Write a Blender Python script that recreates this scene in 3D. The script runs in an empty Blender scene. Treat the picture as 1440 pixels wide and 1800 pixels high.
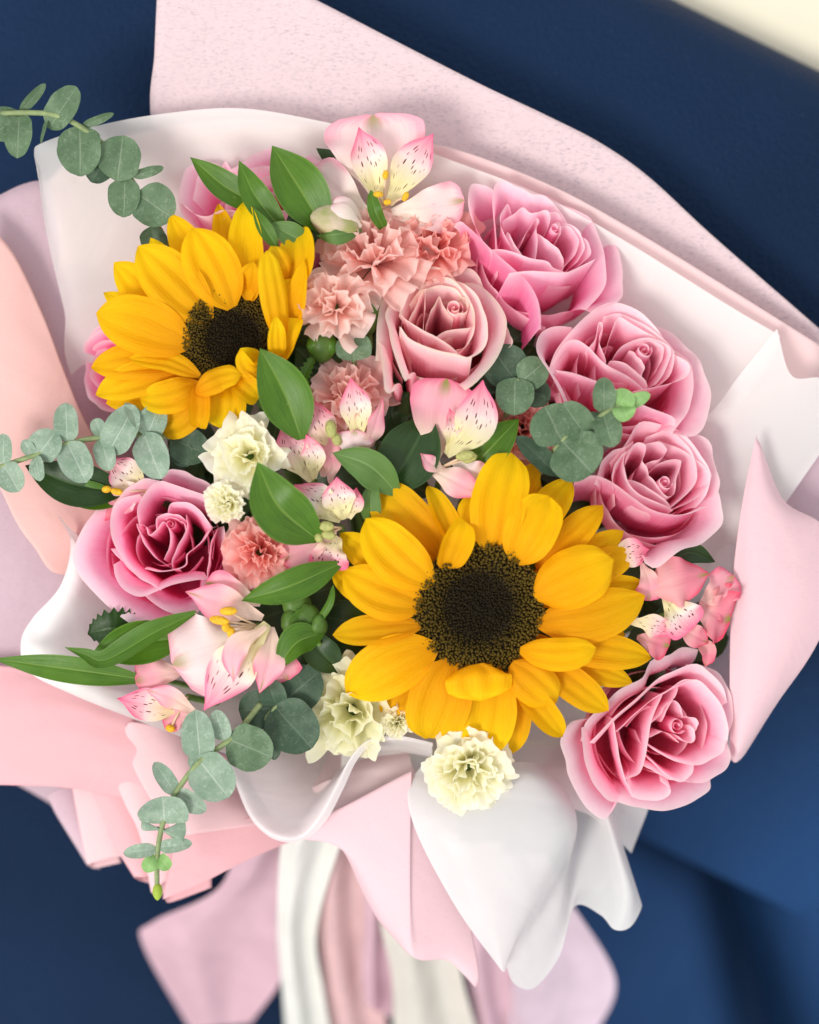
import bpy, math, random
import numpy as np
from mathutils import Vector, Matrix

# ------------------------------------------------------------------ scene, camera, light
S = 0.000225            # metres per photograph pixel in the plane of the flower heads
D = 0.55                # camera height above that plane
scene = bpy.context.scene
col = scene.collection

cam_d = bpy.data.cameras.new("camera")
cam = bpy.data.objects.new("camera", cam_d)
col.objects.link(cam)
cam.location = (0, 0, D)
cam_d.sensor_fit = 'HORIZONTAL'
cam_d.sensor_width = 36.0
cam_d.lens = 36.0 * D / (1440 * S)
cam_d.clip_start = 0.02
cam_d.clip_end = 50
cam_d.dof.use_dof = True
cam_d.dof.focus_distance = D - 0.002
cam_d.dof.aperture_fstop = cam_d.lens / 21.0
cam_d.dof.aperture_blades = 0
scene.camera = cam

world = bpy.data.worlds.new("World")
scene.world = world
world.use_nodes = True
bg = world.node_tree.nodes["Background"]
bg.inputs[0].default_value = (0.98, 0.985, 1.0, 1)
bg.inputs[1].default_value = 1.06

key_d = bpy.data.lights.new("window_light", 'AREA')
key_d.shape = 'DISK'
key_d.size = 0.75
key_d.energy = 33
key_d.color = (1.0, 0.965, 0.91)
key = bpy.data.objects.new("window_light", key_d)
col.objects.link(key)
key.location = (-1.0, -0.85, 1.5)
key.rotation_euler = (Vector((0, 0, 0)) - Vector(key.location)).to_track_quat('-Z', 'Y').to_euler()

spot_d = bpy.data.lights.new("added_seat_spot", 'SPOT')  # added spot with no real source, brightens the leather at lower right
spot_d.energy = 26
spot_d.spot_size = math.radians(46)
spot_d.spot_blend = 1.0
spot_d.shadow_soft_size = 0.08
spot_d.color = (0.9, 0.96, 1.0)
spot = bpy.data.objects.new("added_seat_spot", spot_d)
col.objects.link(spot)
spot.location = (0.33, -0.17, 0.2)
spot.rotation_euler = (Vector((0.235, -0.235, -0.18)) - Vector(spot.location)).to_track_quat('-Z', 'Y').to_euler()

scene.view_settings.view_transform = 'Standard'
scene.view_settings.look = 'None'
scene.view_settings.exposure = 0.0
scene.view_settings.gamma = 1
scene.render.engine = 'CYCLES'
scene.cycles.max_bounces = 10
scene.cycles.diffuse_bounces = 8
scene.cycles.transparent_max_bounces = 12
scene.cycles.transmission_bounces = 6
scene.cycles.use_denoising = True

rng = np.random.default_rng(7)
random.seed(7)


# ------------------------------------------------------------------ helpers
def P(px, py, z=0.0):
    """photograph pixel + depth (in pixels of the head plane) -> a point in metres"""
    k = S * (D - z * S) / D
    return np.array([(px - 720) * k, (900 - py) * k, z * S])


def PP(lst):
    return np.array([P(*p) for p in lst])


def catmull(pts, n):
    pts = np.asarray(pts, float)
    if len(pts) == 2:
        t = np.linspace(0, 1, n)[:, None]
        return pts[0] * (1 - t) + pts[1] * t
    ext = np.vstack([2 * pts[0] - pts[1], pts, 2 * pts[-1] - pts[-2]])
    m = len(pts) - 1
    seg = np.linalg.norm(np.diff(pts.reshape(len(pts), -1), axis=0), axis=1) + 1e-9
    cum = np.concatenate([[0], np.cumsum(seg)]) / seg.sum()
    s = np.interp(np.linspace(0, 1, n), cum, np.arange(m + 1))
    i = np.minimum(s.astype(int), m - 1)
    f = (s - i)
    f = f.reshape((-1,) + (1,) * (pts.ndim - 1))
    p0, p1, p2, p3 = ext[i], ext[i + 1], ext[i + 2], ext[i + 3]
    return 0.5 * (2 * p1 + (p2 - p0) * f + (2 * p0 - 5 * p1 + 4 * p2 - p3) * f ** 2 + (3 * p1 - p0 - 3 * p2 + p3) * f ** 3)


def catmull_u(pts, n):
    """uniform in the control index, so that neighbouring rows stay matched"""
    pts = np.asarray(pts, float)
    m = len(pts) - 1
    if m == 1:
        t = np.linspace(0, 1, n).reshape((-1,) + (1,) * (pts.ndim - 1))
        return pts[0] * (1 - t) + pts[1] * t
    ext = np.concatenate([[2 * pts[0] - pts[1]], pts, [2 * pts[-1] - pts[-2]]])
    s = np.linspace(0, m, n)
    i = np.minimum(s.astype(int), m - 1)
    f = (s - i).reshape((-1,) + (1,) * (pts.ndim - 1))
    p0, p1, p2, p3 = ext[i], ext[i + 1], ext[i + 2], ext[i + 3]
    return 0.5 * (2 * p1 + (p2 - p0) * f + (2 * p0 - 5 * p1 + 4 * p2 - p3) * f ** 2 + (3 * p1 - p0 - 3 * p2 + p3) * f ** 3)


def thing(name, label, cat, loc=(0, 0, 0), group=None, rot=None):
    o = bpy.data.objects.new(name, None)
    o.empty_display_size = 0.01
    col.objects.link(o)
    o.location = tuple(loc)
    if rot is not None:
        o.rotation_euler = rot.to_euler()
    o['label'] = label
    o['category'] = cat
    if group:
        o['group'] = group
    return o


def raw(name, V, F, mat, parent=None, uv=None, local=False, smooth=True):
    V = np.asarray(V, float)
    off = np.zeros(3)
    if parent is not None and not local:
        q = parent
        while q is not None:
            off += np.array(q.location)
            q = q.parent
        V = V - off
    me = bpy.data.meshes.new(name)
    me.from_pydata(V.tolist(), [], [tuple(int(i) for i in f) for f in F])
    if smooth:
        me.polygons.foreach_set('use_smooth', [True] * len(me.polygons))
    if uv is not None:
        lay = me.uv_layers.new(name='uv')
        idx = np.zeros(len(me.loops), int)
        me.loops.foreach_get('vertex_index', idx)
        lay.data.foreach_set('uv', np.asarray(uv, float)[idx].astype(np.float32).ravel())
    if mat is not None:
        me.materials.append(mat)
    o = bpy.data.objects.new(name, me)
    col.objects.link(o)
    if parent is not None:
        o.parent = parent
    return o


def grid_faces(nu, nv, closed=False):
    F = []
    for j in range(nv - 1):
        for i in range(nu - (0 if closed else 1)):
            a = j * nu + i
            b = j * nu + (i + 1) % nu
            F.append((a, b, b + nu, a + nu))
    return F


def grid_obj(name, G, mat, parent=None, local=False):
    """G: nv x nu x 3"""
    nv, nu = G.shape[:2]
    uu, vv = np.meshgrid(np.linspace(0, 1, nu), np.linspace(0, 1, nv))
    uv = np.stack([uu.ravel(), vv.ravel()], 1)
    return raw(name, G.reshape(-1, 3), grid_faces(nu, nv), mat, parent, uv, local)


def loft(name, rows, mat, parent=None, nu=60, nv=36, thick=0.0, wob=0.0, seed=0):
    R = np.array([PP(r) for r in rows])
    G = catmull_u(R, nv)                                   # along the rows
    G = np.swapaxes(catmull_u(np.swapaxes(G, 0, 1), nu), 0, 1)
    if wob:
        r = np.random.default_rng(seed)
        uu, vv = np.meshgrid(np.linspace(0, 1, nu), np.linspace(0, 1, nv))
        w = np.zeros_like(uu)
        for k in range(6):
            fu, fv, ph = r.uniform(1, 6), r.uniform(0.5, 4), r.uniform(0, 6.28)
            w += np.sin(6.28 * (fu * uu + fv * vv) + ph) / (1 + fu)
        G[..., 2] += w * wob * S
    o = grid_obj(name, G, mat, parent)
    if thick:
        m = o.modifiers.new('thickness', 'SOLIDIFY')
        m.thickness = thick
        m.offset = 0
    return o


def tube(name, pts, r, mat, parent=None, n=8, seg=None, local=False, taper=1.0):
    pts = np.asarray(pts, float)
    C = catmull(pts, seg or max(6, 5 * len(pts)))
    T = np.gradient(C, axis=0)
    T /= np.linalg.norm(T, axis=1)[:, None] + 1e-12
    h = np.array([0.3, 0.2, 1.0])
    rings = []
    for k, (c, t) in enumerate(zip(C, T)):
        a = np.cross(t, h)
        if np.linalg.norm(a) < 1e-3:
            a = np.cross(t, np.array([1.0, 0, 0]))
        a /= np.linalg.norm(a)
        b = np.cross(t, a)
        rr = r * (1 + (taper - 1) * k / (len(C) - 1))
        ph = np.linspace(0, 2 * math.pi, n, endpoint=False)
        rings.append(c + rr * (np.cos(ph)[:, None] * a + np.sin(ph)[:, None] * b))
    V = np.concatenate(rings + [C[:1], C[-1:]])
    F = grid_faces(n, len(C), closed=True)
    e = n * len(C)
    for i in range(n):
        F.append((e, (i + 1) % n, i))
        F.append((e + 1, e - n + i, e - n + (i + 1) % n))
    vv = np.concatenate([np.repeat(np.linspace(0, 1, len(C)), n), [0, 1]])
    return raw(name, V, F, mat, parent, np.stack([vv * 0 + .5, vv], 1), local)


def ellipsoid(name, c, axis, la, lb, mat, parent=None, local=False, nu=14, nv=10, rib=0.0, tip=0.0, nrib=5):
    """long half-axis la along axis, lb across; tip>0 sharpens the far end"""
    axis = np.asarray(axis, float)
    axis = axis / np.linalg.norm(axis)
    h = np.array([0, 0, 1.0]) if abs(axis[2]) < .9 else np.array([1.0, 0, 0])
    a = np.cross(axis, h)
    a /= np.linalg.norm(a)
    b = np.cross(axis, a)
    V, uv = [], []
    for j in range(nv):
        th = math.pi * j / (nv - 1)
        for i in range(nu):
            ph = 2 * math.pi * i / nu
            rr = lb * math.sin(th) * (1 + rib * math.cos(nrib * ph))
            s = -math.cos(th)
            if s > 0:
                rr *= (1 - tip * s * s)
            V.append(np.asarray(c) + axis * la * s + rr * (math.cos(ph) * a + math.sin(ph) * b))
            uv.append((i / nu, j / (nv - 1)))
    return raw(name, V, grid_faces(nu, nv, closed=True), mat, parent, uv, local)


PROF = {
    'lance': [(0, .14), (.12, .5), (.35, .96), (.5, 1), (.7, .78), (.88, .36), (1, 0)],
    'ovate': [(0, .2), (.1, .62), (.28, .98), (.42, 1), (.65, .8), (.85, .42), (1, 0)],
    'sun': [(0, .2), (.12, .6), (.35, .97), (.55, 1), (.75, .83), (.9, .46), (.97, .18), (1, .02)],
    'sunround': [(0, .22), (.12, .64), (.35, .97), (.6, 1), (.8, .85), (.93, .52), (1, .06)],
    'obov': [(0, .14), (.2, .36), (.5, .8), (.74, 1), (.9, .84), (.97, .5), (1, .12)],
    'spat': [(0, .18), (.2, .44), (.5, .98), (.64, .94), (.8, .56), (.92, .2), (1, .02)],
    'round': [(0, .1), (.06, .45), (.2, .86), (.42, 1), (.66, .94), (.85, .68), (.95, .4), (1, .06)],
    'strap': [(0, .7), (.3, 1), (.7, .9), (.9, .5), (1, .05)],
    'ser': [(0, .2), (.1, .8), (.25, 1), (.45, .95), (.7, .7), (.9, .35), (1, 0)],
}


def prof(kind, v):
    k = np.array(PROF[kind])
    x, y = k[:, 0], k[:, 1]
    d = np.gradient(y, x)
    i = np.clip(np.searchsorted(x, v, side='right') - 1, 0, len(x) - 2)
    h = x[i + 1] - x[i]
    t = (v - x[i]) / h
    m0, m1 = d[i] * h, d[i + 1] * h
    r = (2 * t ** 3 - 3 * t ** 2 + 1) * y[i] + (t ** 3 - 2 * t ** 2 + t) * m0 + (-2 * t ** 3 + 3 * t ** 2) * y[i + 1] + (t ** 3 - t ** 2) * m1
    return np.maximum(r, 0)


def blade_grid(mid, w, kind='lance', cup=0.25, crease=0.0, ridge=0.0, ruffle=0.0, fr=2.0, roll=0.0, roll1=None,
               hint=(0, 0, 1), nu=15, nv=22, serr=0.0, seed=0, curl=0.0):
    """mid: control points (metres); w: full width (metres). u across, v from base to tip."""
    r = np.random.default_rng(seed)
    C = catmull(mid, nv)
    T = np.gradient(C, axis=0)
    T /= np.linalg.norm(T, axis=1)[:, None] + 1e-12
    h = np.asarray(hint, float)
    N = h - (T @ h)[:, None] * T
    N /= np.linalg.norm(N, axis=1)[:, None] + 1e-9
    Sd = np.cross(T, N)
    v = np.linspace(0, 1, nv)
    a = np.radians(roll + ((roll if roll1 is None else roll1) - roll) * v)[:, None]
    N, Sd = np.cos(a) * N + np.sin(a) * Sd, np.cos(a) * Sd - np.sin(a) * N
    u = np.linspace(-1, 1, nu)
    hw = (w / 2 * prof(kind, v))[:, None]
    if serr:
        hw = hw * (1 + serr * (np.abs(((v * 9) % 1) - .5) * 2 - .5))[:, None]
    U, Vv = np.meshgrid(u, v)
    p1, p2, p3 = r.uniform(0, 6.28, 3)
    off = cup * hw * U ** 2
    if crease:
        off = off - crease * (w / 2) * np.exp(-(U / .13) ** 2) * np.sin(np.pi * np.clip(Vv, 0.02, .98))
    if ridge:
        off = off + ridge * (w / 2) * np.cos(U * 3 * np.pi) * np.sin(np.pi * Vv) * (1 - .4 * np.abs(U))
    if ruffle:
        sgn = np.where(U > 0, np.sin(2 * np.pi * fr * Vv + p1), np.sin(2 * np.pi * fr * 1.13 * Vv + p2))
        off = off + ruffle * (w / 2) * sgn * U ** 2 * np.sin(np.pi * np.clip(Vv * .85 + .1, 0, 1))
    off = off + 0.03 * w * np.sin(2.2 * np.pi * Vv + p3) * np.sin(1.7 * U + p1)
    lat = U * hw
    if curl:                                           # side edges roll over
        ang = curl * U
        rad = hw / max(abs(curl), 1e-3)
        lat = rad * np.sin(ang)
        off = off + np.sign(curl) * rad * (1 - np.cos(ang))
    return C[:, None, :] + Sd[:, None, :] * lat[..., None] + N[:, None, :] * off[..., None]


def blade(name, mid, w, mat, parent=None, px=True, local=False, **k):
    m = PP(mid) if px else np.asarray(mid, float)
    return grid_obj(name, blade_grid(m, w * S if px else w, **k), mat, parent, local)


# ------------------------------------------------------------------ materials
class NT:
    def __init__(s, name):
        s.m = bpy.data.materials.new(name)
        s.m.use_nodes = True
        s.t = s.m.node_tree
        s.t.nodes.clear()
        s.out = s.t.nodes.new('ShaderNodeOutputMaterial')

    def n(s, typ, **kw):
        nd = s.t.nodes.new(typ)
        for a, b in kw.items():
            setattr(nd, a, b)
        return nd

    def put(s, sock, val):
        if hasattr(val, 'is_output') or isinstance(val, bpy.types.NodeSocket):
            s.t.links.new(val, sock)
        elif isinstance(val, (tuple, list)) and len(val) == 3 and sock.type == 'RGBA':
            sock.default_value = (*val, 1)
        else:
            sock.default_value = val

    def math(s, op, a, b=0.0, c=None, clamp=False):
        nd = s.n('ShaderNodeMath', operation=op, use_clamp=clamp)
        s.put(nd.inputs[0], a)
        s.put(nd.inputs[1], b)
        if c is not None:
            s.put(nd.inputs[2], c)
        return nd.outputs[0]

    def mapr(s, x, a, b, c=0.0, d=1.0):
        nd = s.n('ShaderNodeMapRange', interpolation_type='SMOOTHSTEP')
        s.put(nd.inputs[0], x)
        for i, q in enumerate((a, b, c, d)):
            nd.inputs[i + 1].default_value = q
        return nd.outputs[0]

    def mix(s, f, a, b, blend='MIX'):
        nd = s.n('ShaderNodeMix', data_type='RGBA', blend_type=blend)
        s.put(nd.inputs[0], f)
        s.put(nd.inputs[6], a)
        s.put(nd.inputs[7], b)
        return nd.outputs[2]

    def ramp(s, x, stops):
        nd = s.n('ShaderNodeValToRGB')
        el = nd.color_ramp.elements
        while len(el) < len(stops):
            el.new(0.5)
        for e, (p, c) in zip(el, stops):
            e.position = p
            e.color = (*c, 1)
        s.put(nd.inputs[0], x)
        return nd.outputs[0]

    def uv(s):
        tc = s.n('ShaderNodeUVMap', uv_map='uv')
        sp = s.n('ShaderNodeSeparateXYZ')
        s.t.links.new(tc.outputs[0], sp.inputs[0])
        return tc.outputs[0], sp.outputs[0], sp.outputs[1]

    def noise(s, vec, scale, detail=4, rough=.55, dist=0.0):
        nd = s.n('ShaderNodeTexNoise')
        nd.inputs['Scale'].default_value = scale
        nd.inputs['Detail'].default_value = detail
        nd.inputs['Roughness'].default_value = rough
        nd.inputs['Distortion'].default_value = dist
        if vec is not None:
            s.t.links.new(vec, nd.inputs['Vector'])
        return nd.outputs[0]

    def mapping(s, vec, scale=(1, 1, 1), rot=(0, 0, 0), loc=(0, 0, 0)):
        nd = s.n('ShaderNodeMapping')
        nd.inputs['Scale'].default_value = scale
        nd.inputs['Rotation'].default_value = rot
        nd.inputs['Location'].default_value = loc
        s.t.links.new(vec, nd.inputs['Vector'])
        return nd.outputs[0]

    def obj(s):
        return s.n('ShaderNodeTexCoord').outputs['Object']

    def rnd(s):
        return s.n('ShaderNodeObjectInfo').outputs['Random']

    def bump(s, h, strength, dist=0.001):
        nd = s.n('ShaderNodeBump')
        nd.inputs['Strength'].default_value = strength
        nd.inputs['Distance'].default_value = dist
        s.t.links.new(h, nd.inputs['Height'])
        return nd.outputs[0]

    def finish(s, color, rough=.5, transl=0.0, bump=None, spec=.3, clear=0.0, tcol=None, sheen=0.0, coat=0.0):
        b = s.n('ShaderNodeBsdfPrincipled')
        s.put(b.inputs['Base Color'], color)
        s.put(b.inputs['Roughness'], rough)
        b.inputs['Specular IOR Level'].default_value = spec
        if sheen:
            b.inputs['Sheen Weight'].default_value = sheen
            b.inputs['Sheen Roughness'].default_value = .4
        if coat:
            b.inputs['Coat Weight'].default_value = coat
            b.inputs['Coat Roughness'].default_value = .3
        if bump is not None:
            s.t.links.new(bump, b.inputs['Normal'])
        o = b.outputs[0]
        if transl:
            tr = s.n('ShaderNodeBsdfTranslucent')
            s.put(tr.inputs[0], tcol if tcol is not None else color)
            if bump is not None:
                s.t.links.new(bump, tr.inputs['Normal'])
            mx = s.n('ShaderNodeMixShader')
            mx.inputs[0].default_value = transl
            s.t.links.new(o, mx.inputs[1])
            s.t.links.new(tr.outputs[0], mx.inputs[2])
            o = mx.outputs[0]
        if clear:
            tp = s.n('ShaderNodeBsdfTransparent')
            mx = s.n('ShaderNodeMixShader')
            mx.inputs[0].default_value = clear
            s.t.links.new(o, mx.inputs[1])
            s.t.links.new(tp.outputs[0], mx.inputs[2])
            o = mx.outputs[0]
        s.t.links.new(o, s.out.inputs[0])
        return s.m


def mat_rose(name, deep, mid, pale, cream, amount):
    n = NT(name)
    uvv, u, v = n.uv()
    side = n.math('ABSOLUTE', n.math('SUBTRACT', n.math('MULTIPLY', u, 2.0), 1.0))
    ns = n.noise(n.mapping(uvv, (3, 3, 1)), 2.2, 3)
    vn = n.math('ADD', v, n.math('MULTIPLY', n.math('SUBTRACT', ns, .5), .14))
    c = n.ramp(vn, [(0.0, deep), (.58, deep), (.8, mid), (.95, pale), (1.0, pale)])
    e = n.math('MAXIMUM', v, n.math('MULTIPLY', side, .985))
    e = n.math('ADD', e, n.math('MULTIPLY', n.math('SUBTRACT', ns, .5), .06))
    c = n.mix(n.math('MULTIPLY', n.mapr(e, .945, 1.0), amount), c, cream)
    veins = n.noise(n.mapping(uvv, (60, 2.0, 1)), 1.0, 4, .65)
    c = n.mix(n.mapr(veins, .35, .75, 0, .28), c, pale)
    br = n.noise(n.obj(), 260, 4, .65)
    c = n.mix(n.math('MULTIPLY', n.mapr(br, .66, .74), n.mapr(e, .93, 1.0, 0, .5)), c, (.6, .45, .25))
    r = n.rnd()
    hs = n.n('ShaderNodeHueSaturation')
    n.put(hs.inputs['Color'], c)
    n.put(hs.inputs['Value'], n.mapr(r, 0, 1, .94, 1.06))
    n.put(hs.inputs['Saturation'], n.mapr(r, 0, 1, 1.08, .92))
    b = n.bump(veins, .3, .0007)
    return n.finish(hs.outputs[0], .62, .48, b, .12)


def mat_sun(name, a, b_):
    n = NT(name)
    uvv, u, v = n.uv()
    st = n.noise(n.mapping(uvv, (30, 1.3, 1)), 1.0, 5, .7, .2)
    c = n.ramp(v, [(0, tuple(x * y for x, y in zip(a, (.95, .72, 1)))), (.22, tuple(x * y for x, y in zip(a, (.98, .86, 1)))), (.55, a), (.85, b_), (1, b_)])
    c = n.mix(n.mapr(st, .42, .72, 0, .5), c, (.84, .36, .0))
    r = n.rnd()
    hs = n.n('ShaderNodeHueSaturation')
    n.put(hs.inputs['Color'], c)
    n.put(hs.inputs['Value'], n.mapr(r, 0, 1, .92, 1.05))
    n.put(hs.inputs['Hue'], n.mapr(r, 0, 1, .495, .507))
    return n.finish(hs.outputs[0], .55, .36, n.bump(st, .6, .0011), .16)


def mat_leaf(name, dark, light, rib, rough=.36, transl=.22):
    n = NT(name)
    uvv, u, v = n.uv()
    uc = n.math('ABSOLUTE', n.math('SUBTRACT', u, .5))
    st = n.noise(n.mapping(uvv, (30, 1.8, 1)), 1.0, 5, .65, .35)
    c = n.mix(n.mapr(st, .25, .8), dark, light)
    pt = n.noise(n.obj(), 70, 5, .65, .5)
    c = n.mix(n.mapr(pt, .35, .7, 0, .55), c, light)
    c = n.mix(n.mapr(n.noise(n.obj(), 420, 3), .68, .76, 0, .4), c, rib)
    c = n.mix(n.mapr(uc, .012, .035, .65, 0.0), c, rib)
    c = n.mix(n.mapr(uc, .47, .5, 0, .5), c, rib)
    return n.finish(c, rough, transl, n.bump(st, .35, .0006), .45)


def mat_euc(name, dark, light, wax):
    n = NT(name)
    uvv, u, v = n.uv()
    ob = n.obj()
    big = n.noise(ob, 130, 4, .6)
    c = n.mix(n.mapr(big, .3, .7), dark, light)
    vo = n.n('ShaderNodeTexVoronoi', feature='DISTANCE_TO_EDGE')
    vo.inputs['Scale'].default_value = 420
    n.t.links.new(n.mapping(ob, (1, 1, 1)), vo.inputs['Vector'])
    w2 = n.noise(ob, 340, 5, .75, 1.6)
    c = n.mix(n.mapr(w2, .5, .72, 0, .42), c, wax)
    c = n.mix(n.mapr(vo.outputs[0], 0.0, .07, .4, 0.0), c, dark)
    uc = n.math('ABSOLUTE', n.math('SUBTRACT', u, .5))
    c = n.mix(n.mapr(uc, .006, .026, .35, 0.0), c, wax)
    return n.finish(c, .55, .12, n.bump(w2, .25, .0004), .3)


def mat_carn(name, deep, edge, transl=.58):
    n = NT(name)
    uvv, u, v = n.uv()
    ns = n.noise(n.mapping(uvv, (30, 2, 1)), 1.0, 3)
    c = n.ramp(v, [(0, deep), (.45, deep), (.95, edge), (1, edge)])
    c = n.mix(n.mapr(ns, .35, .75, 0, .25), c, edge)
    return n.finish(c, .6, transl, n.bump(ns, .15, .0004), .15)


def mat_tepal(name, base, body, tip, spots=0.0, green=0.0, tipw=.25):
    """lily tepal: base -> body -> tip, dark dashes, green mark at the tip"""
    n = NT(name)
    uvv, u, v = n.uv()
    side = n.math('ABSOLUTE', n.math('SUBTRACT', n.math('MULTIPLY', u, 2.0), 1.0))
    ns = n.noise(n.mapping(uvv, (22, 1.5, 1)), 1.0, 4, .6)
    vn = n.math('ADD', v, n.math('MULTIPLY', n.math('SUBTRACT', ns, .5), .2))
    c = n.ramp(vn, [(0, base), (.3, base), (.6, body), (1 - tipw * .6, body), (1, tip)])
    c = n.mix(n.mapr(n.math('ADD', n.math('MULTIPLY', side, n.mapr(v, .2, .8)), n.math('MULTIPLY', n.math('SUBTRACT', ns, .5), .3)), .5, 1.0, 0, .85), c, tip)
    c = n.mix(n.mapr(ns, .5, .75, 0, .22), c, tip)
    if green:
        g = n.math('MULTIPLY', n.mapr(side, .05, .3, 1, 0), n.mapr(v, .72, .98, 0, 1))
        c = n.mix(n.math('MULTIPLY', g, green), c, (.25, .33, .06))
    if spots:
        vo = n.n('ShaderNodeTexVoronoi', feature='F1')
        vo.inputs['Scale'].default_value = 1.0
        vo.inputs['Randomness'].default_value = .75
        n.t.links.new(n.mapping(uvv, (16, 7, 1)), vo.inputs['Vector'])
        d = n.mapr(vo.outputs['Distance'], .24, .36, 1, 0)
        zone = n.math('MULTIPLY', n.mapr(v, .12, .25), n.mapr(v, .74, .88, 1, 0))
        zone = n.math('MULTIPLY', zone, n.mapr(side, .72, .95, 1, 0))
        rj = n.n('ShaderNodeSeparateColor')
        n.t.links.new(vo.outputs['Color'], rj.inputs[0])
        zone = n.math('MULTIPLY', zone, n.mapr(rj.outputs[0], .15, .2))
        c = n.mix(n.math('MULTIPLY', n.math('MULTIPLY', d, zone), spots), c, (.12, .008, .02))
    return n.finish(c, .5, .32, n.bump(ns, .2, .0005), .2)


def mat_plain(name, c, rough=.5, transl=0.0, nscale=200, var=.25, spec=.3, c2=None, bump=.1):
    n = NT(name)
    ns = n.noise(n.obj(), nscale, 4)
    d = c2 if c2 else tuple(x * (1 - var) for x in c)
    return n.finish(n.mix(n.mapr(ns, .3, .7), d, c), rough, transl, n.bump(ns, bump, .0005), spec)


def mat_felt(name, c, fleck, amount=.5, transl=.2, scale=1.0):
    n = NT(name)
    ob = n.obj()
    f1 = n.noise(n.mapping(ob, (480 * scale, 1700 * scale, 700), (0, 0, -.12)), 1.0, 4, .65, .8)
    f2 = n.noise(n.mapping(ob, (1500, 1500, 1500)), 1.0, 3, .7)
    big = n.noise(ob, 22, 3)
    k = n.math('MULTIPLY', n.mapr(f1, .48, .7), n.mapr(big, .25, .7, .4, 1))
    cc = n.mix(n.math('MULTIPLY', k, amount), c, fleck)
    cc = n.mix(n.mapr(f2, .55, .8, 0, .25), cc, tuple(min(1, x * 1.15) for x in c))
    cr = n.noise(ob, 30, 3, .5, .6)
    h = n.math('ADD', n.math('MULTIPLY', f1, .25), n.math('ADD', n.math('MULTIPLY', f2, .25), n.math('MULTIPLY', cr, 5.0)))
    return n.finish(cc, .9, transl, n.bump(h, .4, .0008), .08, sheen=.15)


def mat_sheet(name, c, clear, transl, rough=.42):
    n = NT(name)
    ob = n.obj()
    ns = n.noise(ob, 40, 3)
    f = n.math('ADD', n.math('MULTIPLY', n.noise(ob, 2500, 2), .15), n.math('MULTIPLY', n.noise(ob, 26, 3, .5, .8), 6.0))
    cc = n.mix(n.mapr(ns, .3, .7, 0, .3), c, tuple(x * .95 for x in c))
    return n.finish(cc, rough, transl, n.bump(f, .35, .0008), .35, clear=clear)


M = {}
M['rose'] = mat_rose('rose_petal', (.95, .24, .43), (.97, .42, .58), (.97, .67, .75), (.97, .85, .82), .5)
M['rose_cream'] = mat_rose('rose_petal_cream', (.94, .26, .38), (.97, .48, .57), (.97, .74, .74), (.93, .84, .7), .95)
M['rose_hot'] = mat_rose('rose_petal_hot', (.95, .18, .43), (.98, .36, .58), (.98, .62, .74), (.97, .83, .82), .5)
M['sun'] = mat_sun('sunflower_petal', (.94, .49, .001), (.96, .58, .002))
M['sun_pale'] = mat_sun('sunflower_petal_bright', (.95, .55, .001), (.97, .67, .004))
M['leaf'] = mat_leaf('lily_leaf', (.04, .12, .004), (.09, .215, .009), (.19, .32, .05), .38, .28)
M['leaf_dark'] = mat_leaf('shaded_leaf', (.01, .036, .005), (.026, .07, .011), (.05, .11, .025))  # darker copy of the lily leaf, shade of the gaps put into its green
M['leaf_blue'] = mat_leaf('lily_leaf_underside', (.07, .16, .03), (.12, .23, .05), (.2, .32, .1), .5)
M['euc'] = mat_euc('eucalyptus_leaf', (.075, .135, .065), (.125, .2, .11), (.33, .39, .29))
M['euc_pale'] = mat_euc('eucalyptus_leaf_waxy', (.17, .26, .18), (.28, .37, .28), (.6, .67, .57))
M['euc_dark'] = mat_euc('eucalyptus_leaf_dark', (.035, .07, .04), (.06, .11, .062), (.17, .22, .16))
M['euc_tip'] = mat_euc('eucalyptus_leaf_young', (.17, .34, .09), (.27, .46, .17), (.4, .56, .3))
M['stem'] = mat_plain('green_stem', (.13, .25, .05), .5, 0, 300, .35)
M['stem_euc'] = mat_plain('eucalyptus_stem', (.25, .32, .14), .55, 0, 300, .3)
M['bud'] = mat_plain('green_bud', (.1, .2, .03), .45, .1, 160, .45)
M['bud_tip'] = mat_plain('young_bud', (.4, .55, .06), .5, .1, 160, .3)
M['bud_pale'] = mat_plain('pale_lily_bud', (.66, .52, .4), .55, .2, 120, .3, c2=(.36, .38, .13))
M['calyx'] = mat_plain('green_calyx', (.09, .18, .03), .5, .1, 150, .4)
M['carn_pink'] = mat_carn('carnation_pink', (.98, .6, .55), (.98, .73, .68))
M['carn_salmon'] = mat_carn('carnation_salmon', (.98, .48, .44), (.98, .62, .57))
M['carn_pale'] = mat_carn('carnation_pale_pink', (.98, .66, .59), (.98, .79, .73))
M['carn_white'] = mat_carn('carnation_cream', (.94, .91, .62), (.96, .94, .8), .5)
M['carn_shade'] = mat_carn('carnation_cream_shade', (.84, .82, .52), (.92, .9, .7), .5)  # darker copy of the cream, shade put into the colour
M['tep_pink'] = mat_tepal('lily_pink', (.9, .68, .56), (.92, .46, .52), (.88, .18, .32), 0, .9)
M['tep_pale'] = mat_tepal('lily_pale', (.9, .8, .7), (.93, .72, .71), (.91, .38, .49), 0, .7)
M['tep_rose'] = mat_tepal('lily_rose', (.86, .55, .5), (.86, .38, .44), (.8, .13, .24), 0, .6)
M['tep_red'] = mat_tepal('lily_red', (.8, .4, .4), (.8, .25, .32), (.75, .06, .13), 0, .95)
M['tep_spot'] = mat_tepal('lily_spotted', (.84, .78, .42), (.94, .78, .73), (.92, .17, .33), 1, 0, .75)
M['tep_spot_pink'] = mat_tepal('lily_spotted_pink', (.84, .74, .44), (.92, .6, .61), (.88, .13, .28), 1, 0, .85)
M['anther'] = mat_plain('yellow_anther', (.72, .5, .06), .7, 0, 900, .3, bump=.5)
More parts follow.
